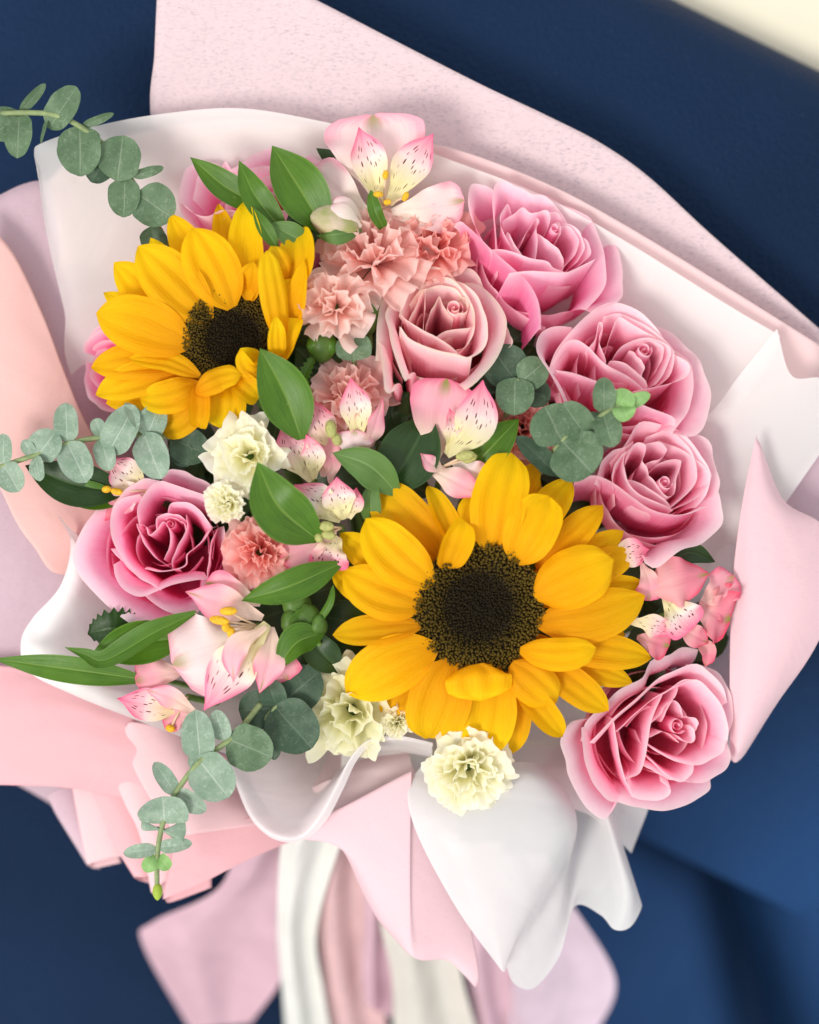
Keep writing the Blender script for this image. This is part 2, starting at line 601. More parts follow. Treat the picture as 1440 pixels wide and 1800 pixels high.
M['anther_gold'] = mat_plain('golden_anther', (.82, .45, .02), .7, 0, 900, .35, bump=.5)
M['anther_olive'] = mat_plain('olive_anther', (.42, .42, .14), .6, 0, 900, .3, bump=.4)
M['filament'] = mat_plain('lily_filament', (.82, .6, .4), .5, .2, 200, .15)


def mat_disc():
    n = NT('sunflower_disc')
    uvv, u, v = n.uv()
    c = n.ramp(u, [(0, (.012, .009, .005)), (.5, (.016, .011, .005)), (.62, (.045, .03, .008)), (1, (.085, .055, .012))])
    tipc = n.ramp(u, [(0, (.02, .015, .008)), (.48, (.03, .02, .008)), (.62, (.09, .06, .012)), (.8, (.15, .1, .016)), (1, (.19, .12, .016))])
    return n.finish(n.mix(n.mapr(v, .35, .9), c, tipc), .8, 0, None, .1)


M['disc'] = mat_disc()
M['disc_base'] = mat_plain('sunflower_disc_bed', (.02, .013, .006), .9, 0, 800, .4)

M['felt_grey'] = mat_felt('felt_greyish_pink', (.78, .62, .64), (.33, .29, .35), .7)
M['felt_pink'] = mat_felt('felt_pink', (.83, .58, .62), (.6, .42, .5), .35)
M['felt_mauve'] = mat_felt('felt_mauve', (.61, .45, .51), (.42, .32, .4), .45)
M['felt_peach'] = mat_felt('felt_peach', (.86, .57, .53), (.74, .48, .48), .3, .3)
M['felt_flap'] = mat_felt('felt_pale_pink', (.81, .57, .61), (.66, .46, .52), .3)
M['felt_pleat'] = mat_felt('felt_soft_pink', (.88, .62, .64), (.74, .5, .55), .25, .3)
M['felt_rosy'] = mat_felt('felt_rosy', (.84, .5, .53), (.7, .42, .47), .25, .3)
M['white_sheet'] = mat_sheet('white_frosted_sheet', (.93, .92, .9), .18, .4)
M['white_clear'] = mat_sheet('white_clear_sheet', (.9, .86, .86), .13, .4)
M['white_solid'] = mat_sheet('white_crepe_sheet', (.88, .87, .85), .04, .3)
M['white_collar'] = mat_sheet('white_collar_sheet', (.79, .78, .775), .13, .32)  # greyer than the other whites, shade put into the colour
M['pink_sheet'] = mat_sheet('pink_lining_sheet', (.89, .7, .7), .06, .35, .6)
M['rib_white'] = mat_plain('white_ribbon', (.78, .78, .73), .4, .2, 60, .06)
M['rib_pink'] = mat_plain('pink_satin_ribbon', (.66, .43, .5), .35, .2, 60, .1)
M['rib_mauve'] = mat_plain('mauve_satin_ribbon', (.56, .43, .5), .35, .2, 60, .1)
M['rib_peach'] = mat_plain('peach_ribbon', (.74, .48, .48), .4, .2, 60, .1)
M['rib_beige'] = mat_plain('beige_ribbon', (.68, .64, .57), .4, .2, 60, .08)


def mat_leather():
    n = NT('navy_leather')
    ob = n.obj()
    vo = n.n('ShaderNodeTexVoronoi', feature='F1')
    vo.inputs['Scale'].default_value = 480
    n.t.links.new(ob, vo.inputs['Vector'])
    ns = n.noise(ob, 1100, 4, .6)
    big = n.noise(ob, 6, 3)
    c = n.mix(n.mapr(big, .3, .7), (.0025, .015, .047), (.004, .021, .064))
    lint = n.noise(ob, 1000, 2, .5)
    c = n.mix(n.mapr(lint, .74, .8, 0, .3), c, (.25, .3, .35))
    h = n.math('ADD', vo.outputs[0], ns)
    return n.finish(c, .55, 0, n.bump(h, .9, .0008), .12)


M['leather'] = mat_leather()
M['cream'] = mat_plain('cream_wall', (.74, .68, .54), .6, 0, 8, .06)


# ------------------------------------------------------------------ chair and wall (what lies behind the bouquet)
def rect_loft(name, ys, zs, x0, x1, mat, parent, nu=40, nv=60, tilt=0.0):
    rows = []
    for y, z in zip(ys, zs):
        rows.append([(x0, y, z), ((x0 + x1) / 2, y, z + 8), (x1, y, z)])
    return loft(name, rows, mat, parent, nu, nv)


chair = thing('armchair', 'navy leather armchair carrying the bouquet', 'armchair', P(720, 900, -900))
# backrest: near surface, its upper edge runs down to the right; cut slanted so that the pale wall shows beyond
rows = []
for sh, z in ((60, -620), (8, -420), (0, -300), (14, -240), (60, -205), (170, -185), (400, -190), (800, -290), (1150, -470), (1500, -800)):
    rows.append([(-500, -826 + sh, z), (350, -410 + sh, z), (800, -189 + sh, z), (1250, 32 + sh, z), (2200, 497 + sh, z)])
loft('backrest', rows, M['leather'], chair, 80, 90)
rows = []
for y in (600, 850, 1100, 1400, 1700, 2100, 2700):
    rows.append([(-900, y, -640), (-200, y, -700), (200, y + 20, -760), (600, y + 40, -860), (1000, y + 60, -1060), (1250, y + 80, -1220), (1450, y + 90, -1260), (2300, y + 100, -1280)])
loft('seat', rows, M['leather'], chair, 80, 40)  # drops to the right, shaped away from the window light to go dark
rows = []
for q, y in ((0, 900), (30, 1150), (60, 1400), (140, 1700), (220, 2000), (300, 2400)):
    rows.append([(1180 + q, y, -1300), (1190 + q, y, -1100), (1230 + q, y, -900), (1330 + q, y, -760), (1480 + q, y, -680), (1700 + q, y, -660), (2300 + q, y, -700)])
loft('added_side_roll', rows, M['leather'], chair, 60, 40)  # roll added to face the window light and turn this side bright
rows = []
for sh, z in ((30, -345), (-30, -322), (-400, -240), (-1500, 100)):
    rows.append([(-500, -826 + sh, z), (350, -410 + sh, z), (800, -189 + sh, z), (1250, 32 + sh, z), (2200, 497 + sh, z)])
wl = loft('wall', rows, M['cream'], None, 30, 20)  # plane tilted and brought close, shaped to catch the window light
wl['kind'] = 'structure'
wl['label'] = 'pale cream wall behind the armchair'

# ------------------------------------------------------------------ wrapping paper
BIND = (690, 1330, -520)


def sheet(name, label, rows, mat, group=None, cat='wrapping paper', thick=0.0003, nu=70, nv=40, wob=0.0, seed=0):
    o = loft(name, rows, mat, None, nu, nv, thick, wob, seed)
    o['label'] = label
    o['category'] = cat
    if group:
        o['group'] = group
    return o


G_P = 'sheets of the bouquet wrapping'
# large felt at the top
sheet('felt_sheet', 'large greyish pink felt sheet rising behind the top of the bouquet', [
    [(278, -60, -60), (420, -60, -62), (520, -18, -64), (700, 74, -66), (850, 151, -70), (960, 202, -76), (1056, 251, -82), (1142, 312, -90), (1255, 416, -100), (1440, 578, -112)],
    [(272, 90, -85), (420, 90, -90), (540, 120, -92), (700, 190, -95), (840, 250, -100), (980, 320, -106), (1120, 410, -116), (1250, 510, -128), (1400, 640, -140), (1520, 740, -150)],
    [(268, 230, -110), (400, 250, -118), (560, 280, -122), (700, 330, -125), (830, 380, -132), (960, 440, -140), (1090, 520, -150), (1200, 600, -160), (1340, 710, -170), (1460, 800, -180)],
    [(330, 520, -250), (440, 540, -260), (560, 560, -270), (680, 590, -275), (790, 620, -280), (880, 670, -285), (980, 730, -290), (1060, 800, -290), (1160, 880, -290), (1240, 960, -290)],
    [(600, 1150, -470), (620, 1150, -480), (640, 1150, -485), (660, 1150, -490), (690, 1150, -490), (720, 1160, -490), (740, 1170, -490), (760, 1190, -490), (780, 1210, -480), (800, 1230, -470)],
], M['felt_grey'], G_P, wob=1.5, seed=3)

# pink lining between felt and white sheet
sheet('lining_sheet', 'smooth pink lining sheet edging the white sheet along the top', [
    [(84, 318, -66), (118, 286, -68), (180, 255, -68), (275, 226, -68), (420, 208, -66), (560, 222, -62), (700, 246, -54), (800, 262, -50), (960, 322, -52), (1100, 396, -58), (1290, 512, -70), (1450, 612, -80)],
    [(102, 400, -92), (150, 340, -96), (220, 310, -98), (300, 285, -100), (430, 270, -96), (560, 275, -92), (700, 296, -86), (800, 318, -82), (945, 380, -84), (1080, 456, -88), (1260, 570, -100), (1420, 680, -110)],
    [(150, 640, -170), (200, 600, -170), (280, 560, -180), (350, 520, -190), (450, 500, -190), (560, 500, -190), (680, 510, -190), (780, 530, -190), (900, 580, -190), (1000, 640, -190), (1100, 720, -190), (1200, 820, -190)],
    [(500, 1100, -440), (520, 1080, -440), (540, 1070, -440), (560, 1060, -440), (600, 1060, -440), (620, 1060, -440), (660, 1060, -440), (700, 1060, -440), (740, 1070, -440), (780, 1080, -440), (820, 1100, -440), (850, 1130, -440)],
], M['pink_sheet'], G_P)

# white translucent sheet
sheet('white_sheet', 'translucent white sheet lining the bouquet behind the topmost roses', [
    [(66, 300, -44), (60, 268, -44), (72, 252, -44), (150, 226, -42), (270, 202, -42), (420, 190, -40), (570, 214, -36), (690, 244, -34), (800, 284, -34), (950, 342, -38), (1100, 424, -44), (1280, 536, -54), (1372, 590, -60)],
    [(80, 400, -58), (82, 340, -58), (110, 300, -62), (180, 270, -64), (290, 250, -66), (420, 236, -66), (565, 252, -62), (680, 284, -62), (790, 326, -64), (930, 388, -66), (1075, 470, -72), (1245, 590, -80), (1340, 660, -84)],
    [(112, 540, -90), (130, 500, -94), (170, 450, -100), (230, 410, -106), (310, 370, -110), (430, 350, -112), (560, 360, -112), (670, 390, -114), (770, 430, -114), (890, 500, -116), (1010, 590, -120), (1140, 710, -124), (1220, 800, -124)],
    [(160, 720, -150), (200, 700, -158), (250, 680, -170), (310, 650, -180), (380, 620, -190), (470, 600, -200), (560, 600, -200), (650, 620, -200), (740, 650, -200), (820, 700, -200), (900, 770, -200), (980, 850, -200), (1040, 920, -200)],
    [(520, 1150, -420), (530, 1140, -420), (540, 1130, -420), (560, 1120, -420), (580, 1110, -420), (600, 1100, -420), (630, 1100, -420), (650, 1100, -420), (680, 1100, -420), (700, 1110, -420), (730, 1120, -420), (760, 1140, -420), (780, 1160, -420)],
], M['white_sheet'], G_P, thick=0, nu=110)

# right-hand white sheet under the roses
sheet('white_sheet', 'bright white sheet rolling outward beside the roses on the right edge', [
    [(1366, 578, -50), (1392, 660, -42), (1450, 668, -40), (1480, 740, -50)],
    [(1300, 660, -62), (1340, 740, -52), (1400, 780, -50), (1440, 800, -60)],
    [(1255, 720, -84), (1280, 820, -76), (1330, 880, -70), (1376, 892, -76)],
    [(1190, 780, -130), (1215, 900, -124), (1270, 980, -116), (1330, 960, -110)],
    [(1060, 900, -220), (1080, 1000, -220), (1130, 1080, -210), (1200, 1100, -200)],
], M['white_sheet'], G_P, thick=0)
sheet('white_sheet', 'white inner sheet standing behind the red lilies at lower right', [
    [(1240, 760, -110), (1290, 860, -100), (1310, 980, -96), (1306, 1100, -96), (1300, 1220, -100), (1296, 1330, -110)],
    [(1190, 800, -130), (1240, 900, -120), (1262, 1000, -118), (1262, 1100, -118), (1260, 1210, -122), (1250, 1320, -130)],
    [(1080, 880, -220), (1120, 960, -220), (1140, 1040, -220), (1140, 1120, -220), (1130, 1200, -220), (1110, 1270, -220)],
    [(760, 1150, -420), (780, 1170, -420), (790, 1190, -420), (790, 1200, -420), (780, 1220, -420), (760, 1250, -420)],
], M['white_sheet'], G_P, thick=0)
# mauve piece far right behind the flap
sheet('felt_sheet', 'mauve felt sheet peeking out between white sheet and pale flap at right', [
    [(1340, 880, -120), (1400, 830, -110), (1460, 770, -105), (1540, 720, -105)],
    [(1350, 960, -120), (1410, 910, -110), (1470, 880, -105), (1540, 850, -105)],
    [(1350, 1060, -150), (1410, 1030, -140), (1470, 1010, -135), (1540, 1000, -135)],
], M['felt_mauve'], G_P)
sheet('felt_sheet', 'pale pink felt flap folded to a point at right of the roses', [
    [(1330, 764, -20), (1331, 770, -20), (1333, 775, -20), (1336, 780, -22)],
    [(1306, 880, -14), (1325, 870, -4), (1350, 865, -6), (1378, 880, -30)],
    [(1290, 1000, -16), (1330, 980, 4), (1390, 950, 2), (1452, 930, -30)],
    [(1284, 1120, -22), (1330, 1100, 4), (1400, 1070, 4), (1470, 1040, -26)],
    [(1283, 1230, -34), (1320, 1210, -8), (1370, 1180, -10), (1432, 1140, -40)],
    [(1284, 1316, -56), (1300, 1312, -38), (1330, 1280, -42), (1366, 1236, -66)],
    [(1286, 1336, -80), (1294, 1340, -74), (1306, 1330, -76), (1318, 1312, -90)],
], M['felt_flap'], G_P)

# left side
sheet('felt_sheet', 'mauve felt sheet flaring at the far left behind the peach sheet', [
    [(-60, 372, -110), (0, 342, -108), (64, 318, -106), (120, 330, -110), (200, 380, -130)],
    [(-80, 560, -120), (0, 540, -118), (70, 520, -116), (140, 540, -122), (220, 580, -150)],
    [(-80, 800, -130), (0, 800, -128), (80, 780, -126), (160, 780, -134), (240, 800, -165)],
    [(-80, 1060, -140), (0, 1050, -134), (90, 1020, -132), (180, 1000, -150), (280, 1000, -190)],
    [(-80, 1290, -170), (0, 1270, -160), (100, 1230, -160), (220, 1200, -180), (330, 1180, -220)],
    [(100, 1420, -380), (200, 1400, -380), (300, 1380, -380), (400, 1360, -390), (480, 1340, -400)],
], M['felt_mauve'], G_P, wob=1.5, seed=5)
sheet('felt_sheet', 'peach pink felt sheet crossing the left edge under the eucalyptus', [
    [(-40, 380, -60), (20, 440, -62), (72, 545, -66), (112, 650, -72), (150, 740, -84), (215, 850, -110)],
    [(-60, 520, -52), (10, 570, -50), (60, 650, -54), (105, 740, -62), (150, 820, -78), (210, 900, -106)],
    [(-60, 680, -50), (0, 730, -46), (50, 790, -48), (100, 860, -56), (145, 905, -76), (200, 950, -104)],
    [(-60, 770, -52), (-10, 840, -48), (30, 920, -50), (62, 965, -58), (94, 1006, -74), (150, 1010, -104)],
], M['felt_peach'], G_P, wob=1.0, seed=8)
# lower left pink
sheet('felt_sheet', 'broad rosy felt sheet spread below the long leaf at lower left', [
    [(-60, 1172, -92), (20, 1172, -90), (110, 1195, -90), (200, 1240, -92), (300, 1290, -98), (400, 1330, -120)],
    [(-60, 1230, -84), (20, 1232, -80), (110, 1246, -80), (200, 1285, -84), (300, 1330, -95), (400, 1370, -130)],
    [(-60, 1300, -92), (20, 1304, -88), (110, 1312, -88), (200, 1345, -95), (300, 1390, -115), (400, 1420, -150)],
    [(-60, 1378, -110), (20, 1380, -106), (110, 1384, -108), (200, 1400, -130), (300, 1430, -160), (420, 1450, -200)],
], M['felt_rosy'], G_P, wob=2.0, seed=12)
# white sheet at lower left
sheet('white_sheet', 'white sheet curling outward under the big rose at lower left', [
    [(100, 902, -44), (124, 955, -40), (106, 1030, -40), (58, 1086, -44), (37, 1128, -46), (50, 1180, -44), (130, 1222, -42), (230, 1262, -44), (330, 1300, -46), (410, 1330, -50)],
    [(125, 930, -60), (150, 980, -54), (135, 1040, -46), (95, 1096, -36), (85, 1136, -36), (110, 1180, -40), (180, 1215, -50), (260, 1250, -58), (350, 1285, -66), (425, 1320, -72)],
    [(170, 960, -130), (190, 1000, -130), (185, 1050, -124), (160, 1100, -100), (160, 1140, -90), (190, 1180, -90), (250, 1210, -86), (320, 1240, -94), (400, 1275, -100), (460, 1305, -105)],
    [(300, 1020, -260), (310, 1040, -260), (310, 1070, -260), (310, 1100, -250), (320, 1130, -190), (340, 1150, -190), (370, 1170, -190), (410, 1195, -190), (460, 1220, -190), (500, 1240, -190)],
    [(560, 1150, -400), (560, 1155, -400), (565, 1160, -400), (570, 1170, -400), (580, 1180, -400), (590, 1190, -400), (600, 1200, -400), (610, 1210, -400), (620, 1220, -400), (630, 1230, -400)],
], M['white_solid'], G_P, thick=0, nu=110)

# pleated pink felt at the lower left
pl = thing('pleated_felt', 'pleated pink felt fan folded in loops at the lower left', 'wrapping paper', P(300, 1430, -200), G_P)
PLEATS = [   # drawn at 2.77 x, origin (0, 1150): fold edge, then the rows that follow it over the front of the pleat
    (-205, 'felt_mauve', [(228, 682), (270, 770), (330, 870), (380, 950), (425, 1024)], [(300, 650), (340, 750), (390, 860), (430, 950), (460, 1015)], [(400, 640), (440, 750), (480, 860), (520, 950), (540, 1000)], [(700, 640), (720, 720), (740, 800), (760, 880), (780, 940)]),
    (-165, 'felt_pleat', [(345, 475), (342, 540), (362, 690), (395, 860), (430, 1022)], [(385, 466), (440, 560), (470, 700), (520, 850), (560, 985)], [(620, 430), (600, 560), (600, 700), (620, 850), (650, 985)], [(900, 470), (900, 580), (900, 690), (900, 800), (900, 900)]),
    (-140, 'felt_rosy', [(442, 640), (470, 710), (520, 820), (560, 930), (655, 1086)], [(490, 610), (560, 720), (620, 840), (660, 950), (700, 1085)], [(620, 600), (680, 720), (720, 840), (750, 950), (770, 1060)], [(950, 600), (950, 700), (950, 800), (960, 880), (980, 960)]),
    (-122, 'felt_pleat', [(545, 505), (560, 600), (610, 730), (680, 880), (738, 1160)], [(590, 484), (640, 600), (690, 740), (760, 900), (800, 1110)], [(720, 500), (760, 620), (800, 760), (850, 900), (890, 1080)], [(1000, 560), (1020, 660), (1050, 760), (1080, 860), (1100, 960)]),
    (-112, 'felt_rosy', [(860, 870), (850, 950), (835, 1040), (815, 1120), (802, 1188)], [(1000, 850), (1000, 930), (1000, 1000), (1000, 1060), (1000, 1106)], [(1200, 800), (1200, 860), (1200, 920), (1200, 965), (1200, 1004)], [(1490, 760), (1490, 790), (1490, 820), (1490, 850), (1490, 880)]),
    (-94, 'felt_pleat', [(606, 352), (612, 430), (660, 560), (750, 720), (870, 888)], [(650, 330), (720, 420), (800, 540), (900, 690), (1000, 868)], [(800, 362), (880, 470), (980, 600), (1080, 720), (1180, 842)], [(1020, 440), (1080, 540), (1160, 640), (1260, 730), (1420, 800)]),
]
for z, mt, r0, r1, r2, r3 in PLEATS:
    f = lambda r, dz, dx=0, dy=0: [((x + dx) / 2.77, 1150 + (y + dy) / 2.77, z + dz - 3 * k) for k, (x, y) in enumerate(r)]
    loft('pleat', [f(r1, -34, 30, 30), f(r0, -26, 34, 18), f(r0, -10, 6, 4), f(r0, 0), f(r0, 9, 10, -2), f(r1, 14), f(r2, 2), f(r3, -40)], M[mt], pl, 50, 70, 0.0003)

# white and pink ruffles below the flowers
rf = thing('paper_ruffle', 'frosted white curl rolled open below the dark eucalyptus leaves', 'wrapping paper', P(560, 1380, -150), G_P)
loft('curl', [
    [(390, 1294, -78), (405, 1350, -58), (434, 1427, -36), (465, 1465, -28), (500, 1480, -26), (539, 1474, -29), (575, 1440, -20), (602, 1390, -10), (628, 1336, -6), (656, 1308, -8), (703, 1301, -18), (762, 1312, -38)],
    [(395, 1290, -70), (412, 1345, -50), (440, 1420, -26), (468, 1456, -16), (500, 1470, -14), (532, 1466, -18), (562, 1432, -10), (590, 1384, 0), (618, 1330, 4), (650, 1300, 0), (702, 1294, -10), (760, 1306, -30)],
    [(440, 1290, -90), (450, 1330, -80), (470, 1385, -66), (492, 1420, -60), (516, 1434, -60), (540, 1432, -58), (566, 1404, -44), (594, 1368, -30), (622, 1330, -28), (656, 1310, -40), (706, 1310, -50), (760, 1326, -60)],
    [(500, 1280, -140), (510, 1300, -140), (530, 1330, -140), (545, 1350, -140), (560, 1360, -140), (580, 1362, -140), (600, 1350, -130), (622, 1336, -120), (645, 1324, -120), (675, 1320, -120), (715, 1322, -120), (760, 1330, -120)],
    [(600, 1260, -260), (605, 1265, -260), (610, 1270, -260), (620, 1276, -260), (630, 1280, -260), (640, 1280, -260), (650, 1280, -260), (660, 1280, -260), (670, 1280, -260), (690, 1280, -260), (720, 1280, -260), (750, 1280, -260)],
], M['white_clear'], rf, 110, 50)
sheet('lining_sheet', 'pink lining glowing inside the frosted curl below the dark leaves', [
    [(420, 1300, -100), (450, 1390, -90), (500, 1450, -84), (560, 1460, -84), (640, 1450, -80), (760, 1440, -76)],
    [(450, 1285, -120), (475, 1360, -112), (520, 1400, -110), (575, 1380, -105), (640, 1370, -95), (740, 1380, -90)],
    [(480, 1270, -140), (500, 1330, -135), (540, 1370, -130), (590, 1360, -125), (640, 1340, -120), (720, 1330, -115)],
    [(580, 1240, -240), (590, 1260, -240), (610, 1280, -240), (640, 1280, -240), (670, 1280, -240), (720, 1280, -240)],
], M['pink_sheet'], G_P, thick=0)
sheet('felt_sheet', 'pink felt point creased down the middle hanging at bottom centre', [
    [(500, 1466, -66), (600, 1420, -52), (714, 1360, -40), (722, 1362, -42), (760, 1380, -60), (800, 1400, -80)],
    [(540, 1476, -70), (620, 1470, -50), (713, 1440, -34), (724, 1446, -40), (770, 1480, -60), (810, 1510, -86)],
    [(596, 1486, -84), (640, 1530, -56), (713, 1540, -36), (726, 1560, -44), (780, 1600, -70), (830, 1640, -96)],
    [(640, 1572, -110), (670, 1610, -80), (714, 1640, -50), (735, 1655, -58), (790, 1670, -84), (842, 1710, -110)],
    [(668, 1622, -130), (694, 1650, -100), (718, 1676, -66), (742, 1688, -72), (790, 1690, -96), (836, 1736, -120)],
], M['felt_flap'], G_P, nu=90)
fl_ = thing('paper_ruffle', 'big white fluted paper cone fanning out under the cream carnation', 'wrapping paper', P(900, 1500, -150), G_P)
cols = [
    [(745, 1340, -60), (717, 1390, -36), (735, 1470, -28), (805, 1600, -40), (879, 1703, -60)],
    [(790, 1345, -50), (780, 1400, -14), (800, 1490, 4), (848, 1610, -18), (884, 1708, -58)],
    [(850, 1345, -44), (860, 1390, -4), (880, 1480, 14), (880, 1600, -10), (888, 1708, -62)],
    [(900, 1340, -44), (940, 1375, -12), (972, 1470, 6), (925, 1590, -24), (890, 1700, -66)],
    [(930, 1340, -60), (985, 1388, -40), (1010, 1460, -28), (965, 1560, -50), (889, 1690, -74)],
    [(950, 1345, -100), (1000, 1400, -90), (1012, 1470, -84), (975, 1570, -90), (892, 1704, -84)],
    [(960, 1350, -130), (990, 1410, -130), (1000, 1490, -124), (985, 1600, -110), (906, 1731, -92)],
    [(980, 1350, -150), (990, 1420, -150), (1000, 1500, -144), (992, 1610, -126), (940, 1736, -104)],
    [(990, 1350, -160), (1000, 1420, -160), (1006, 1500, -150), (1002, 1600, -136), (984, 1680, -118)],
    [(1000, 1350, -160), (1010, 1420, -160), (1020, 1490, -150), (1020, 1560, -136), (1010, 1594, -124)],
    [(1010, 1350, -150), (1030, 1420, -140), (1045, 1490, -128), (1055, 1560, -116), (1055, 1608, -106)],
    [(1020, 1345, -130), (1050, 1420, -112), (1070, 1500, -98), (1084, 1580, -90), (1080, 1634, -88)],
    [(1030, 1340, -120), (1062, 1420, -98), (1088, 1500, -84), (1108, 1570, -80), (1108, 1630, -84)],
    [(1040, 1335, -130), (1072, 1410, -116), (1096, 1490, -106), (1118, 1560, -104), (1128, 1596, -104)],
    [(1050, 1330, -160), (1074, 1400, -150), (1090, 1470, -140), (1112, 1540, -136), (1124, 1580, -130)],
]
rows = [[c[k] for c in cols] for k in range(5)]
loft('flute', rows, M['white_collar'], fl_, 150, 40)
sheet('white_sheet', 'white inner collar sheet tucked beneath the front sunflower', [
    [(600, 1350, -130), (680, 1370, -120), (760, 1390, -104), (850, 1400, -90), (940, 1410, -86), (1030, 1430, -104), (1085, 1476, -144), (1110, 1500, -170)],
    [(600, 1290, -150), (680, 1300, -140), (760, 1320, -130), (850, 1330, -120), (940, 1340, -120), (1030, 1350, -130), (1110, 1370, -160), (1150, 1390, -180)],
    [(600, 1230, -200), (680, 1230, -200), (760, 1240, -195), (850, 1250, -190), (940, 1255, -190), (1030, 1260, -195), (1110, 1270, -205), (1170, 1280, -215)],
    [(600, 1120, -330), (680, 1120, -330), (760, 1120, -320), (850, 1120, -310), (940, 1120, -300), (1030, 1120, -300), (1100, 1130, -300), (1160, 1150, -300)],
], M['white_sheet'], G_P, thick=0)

# ------------------------------------------------------------------ ribbon tails
rb = thing('ribbon_bow', 'soft pink, white and beige ribbon tails hanging below the wrapping', 'ribbon', P(680, 1500, -520))
T_ = lambda rows, m: loft('ribbon_tail', [[r[0], tuple(.67 * a + .33 * b for a, b in zip(*r))[:2] + (r[0][2] + 26,), tuple(.33 * a + .67 * b for a, b in zip(*r))[:2] + (r[1][2] - 30,), r[1]] for r in rows], M[m], rb, 40, 60, 0, 1.5, len(rb.children) + 3)
T_([[(430, 1440, -300), (560, 1440, -300)], [(385, 1560, -438), (520, 1540, -410)], [(270, 1620, -542), (500, 1640, -520)], [(250, 1660, -598), (495, 1720, -622)], [(335, 1810, -762), (440, 1800, -724)]], 'rib_pink')
T_([[(500, 1440, -270), (620, 1440, -270)], [(490, 1530, -370), (590, 1510, -347)], [(488, 1640, -510), (556, 1640, -510)], [(496, 1740, -630), (568, 1740, -630)], [(505, 1860, -758), (590, 1860, -758)]], 'rib_white')
T_([[(560, 1440, -330), (680, 1440, -330)], [(556, 1560, -458), (650, 1560, -448)], [(560, 1680, -616), (660, 1680, -606)], [(590, 1860, -808), (690, 1860, -798)]], 'rib_peach')
T_([[(610, 1460, -318), (680, 1460, -318)], [(640, 1580, -436), (690, 1560, -418)], [(636, 1700, -574), (690, 1700, -574)], [(640, 1765, -641), (690, 1790, -664)]], 'rib_pink')
T_([[(660, 1500, -344), (760, 1500, -344)], [(668, 1620, -472), (800, 1620, -472)], [(690, 1730, -590), (815, 1730, -590)], [(690, 1880, -746), (860, 1880, -746)]], 'rib_beige')
T_([[(760, 1480, -366), (880, 1480, -366)], [(790, 1600, -494), (930, 1600, -494)], [(820, 1720, -632), (900, 1720, -632)], [(850, 1880, -796), (930, 1880, -796)]], 'rib_pink')
T_([[(860, 1500, -404), (960, 1500, -404)], [(900, 1620, -532), (1000, 1580, -496)], [(900, 1760, -678), (1082, 1724, -645)], [(880, 1880, -816), (1040, 1830, -770)]], 'rib_mauve')


# ------------------------------------------------------------------ flowers: builders
def stem_to_bind(parent, start, r=10, bend=(0, 0, 0), loc_inv=None):
    """start: (px,py,z); runs down into the bunch"""
    sx, sy, sz = start
    pts = PP([(sx, sy, sz), (sx * .7 + BIND[0] * .3 + bend[0], sy * .75 + BIND[1] * .25 + bend[1], min(sz - 120, -220)), BIND, (BIND[0] - 20, BIND[1] + 120, -760)])
    return pts


def add_stem(parent, start, r=9, mat='stem', inv=None):
    pts = stem_to_bind(parent, start, r)
    if inv is not None:
        pts = np.array([inv @ Vector(p) for p in pts])
        return tube('stem', pts, r * S, M[mat], parent, 8, 18, local=True)
    return tube('stem', pts, r * S, M[mat], parent, 8, 18)


def axis_rot(ax, spin):
    ax = Vector((ax[0], -ax[1], ax[2])).normalized()      # given in picture directions: x right, y down, z to the viewer
    q = ax.to_track_quat('Z', 'Y')
    return (q.to_matrix() @ Matrix.Rotation(math.radians(spin), 3, 'Z'))


def rose_petal(r, h, th, w, lip, flare, rs, tuck=.07, point=.04, nu=31, nv=24, dip=.14, base=.2, wave=1.0, flat=.15, slant=0.0):
    u = np.linspace(-1, 1, nu)
    v = np.linspace(0, 1, nv)
    U, Vv = np.meshgrid(u, v)
    p = rs.uniform(0, 6.28, 6)
    top = 1 - dip * np.abs(U) ** 3.2 + point * np.exp(-((U - .25 * np.sin(p[5])) / .13) ** 2) + wave * (.022 * np.sin(4.5 * U + p[0]) + .008 * np.sin(15 * U + p[3]))
    top = top * (1 + slant * U)
    t = Vv * top
    widen = .5 + .5 * np.sin(np.clip(t * 1.6, 0, 1) * np.pi / 2)
    ph = th + U * w * widen
    cup = base + (1 - base) * np.sin(np.clip(t * 1.3, 0, 1.0) * np.pi / 2) ** .8
    rho = r * cup * (1 + tuck * U) + flare * t ** 2
    k = np.clip((t - .62) / .38, 0, 1.3)
    lipm = lip * (.5 + .6 * np.exp(-((U - .45 * np.sin(p[4])) / .45) ** 2))
    rho = rho * ((1 - flat) + flat / np.cos(np.clip(U * w * .62, -1.05, 1.05)) * .94)
    rho = rho + lipm * k ** 2
    z = h * t - lipm * .8 * k ** 3.2
    rho = rho + wave * (.03 * np.sin(2.6 * U + p[1] + 2 * Vv) * r * Vv + .012 * np.sin(8 * U + p[2]) * Vv ** 3)
    return np.stack([rho * np.cos(ph), rho * np.sin(ph), z], -1)


G_R = 'pink roses in the bouquet'
RINGS = [  # radius, height, half angle, lip, flare, tuck
    (.17, .86, 1.5, .0, .0, .3), (.23, .88, 1.3, .004, .0, .34), (.3, .92, 1.25, .008, .0, .34), (.39, .96, 1.15, .012, .0, .32), (.48, .99, 1.2, .02, .0, .3),
    (.56, 1.03, 1.15, .035, .02, .26), (.65, 1.03, 1.15, .06, .03, .2), (.73, 1.0, 1.1, .1, .05, .15), (.79, .95, 1.05, .14, .08, .1), (.83, .86, 1.05, .18, .12, .07), (.86, .78, 1.0, .2, .16, .05)]


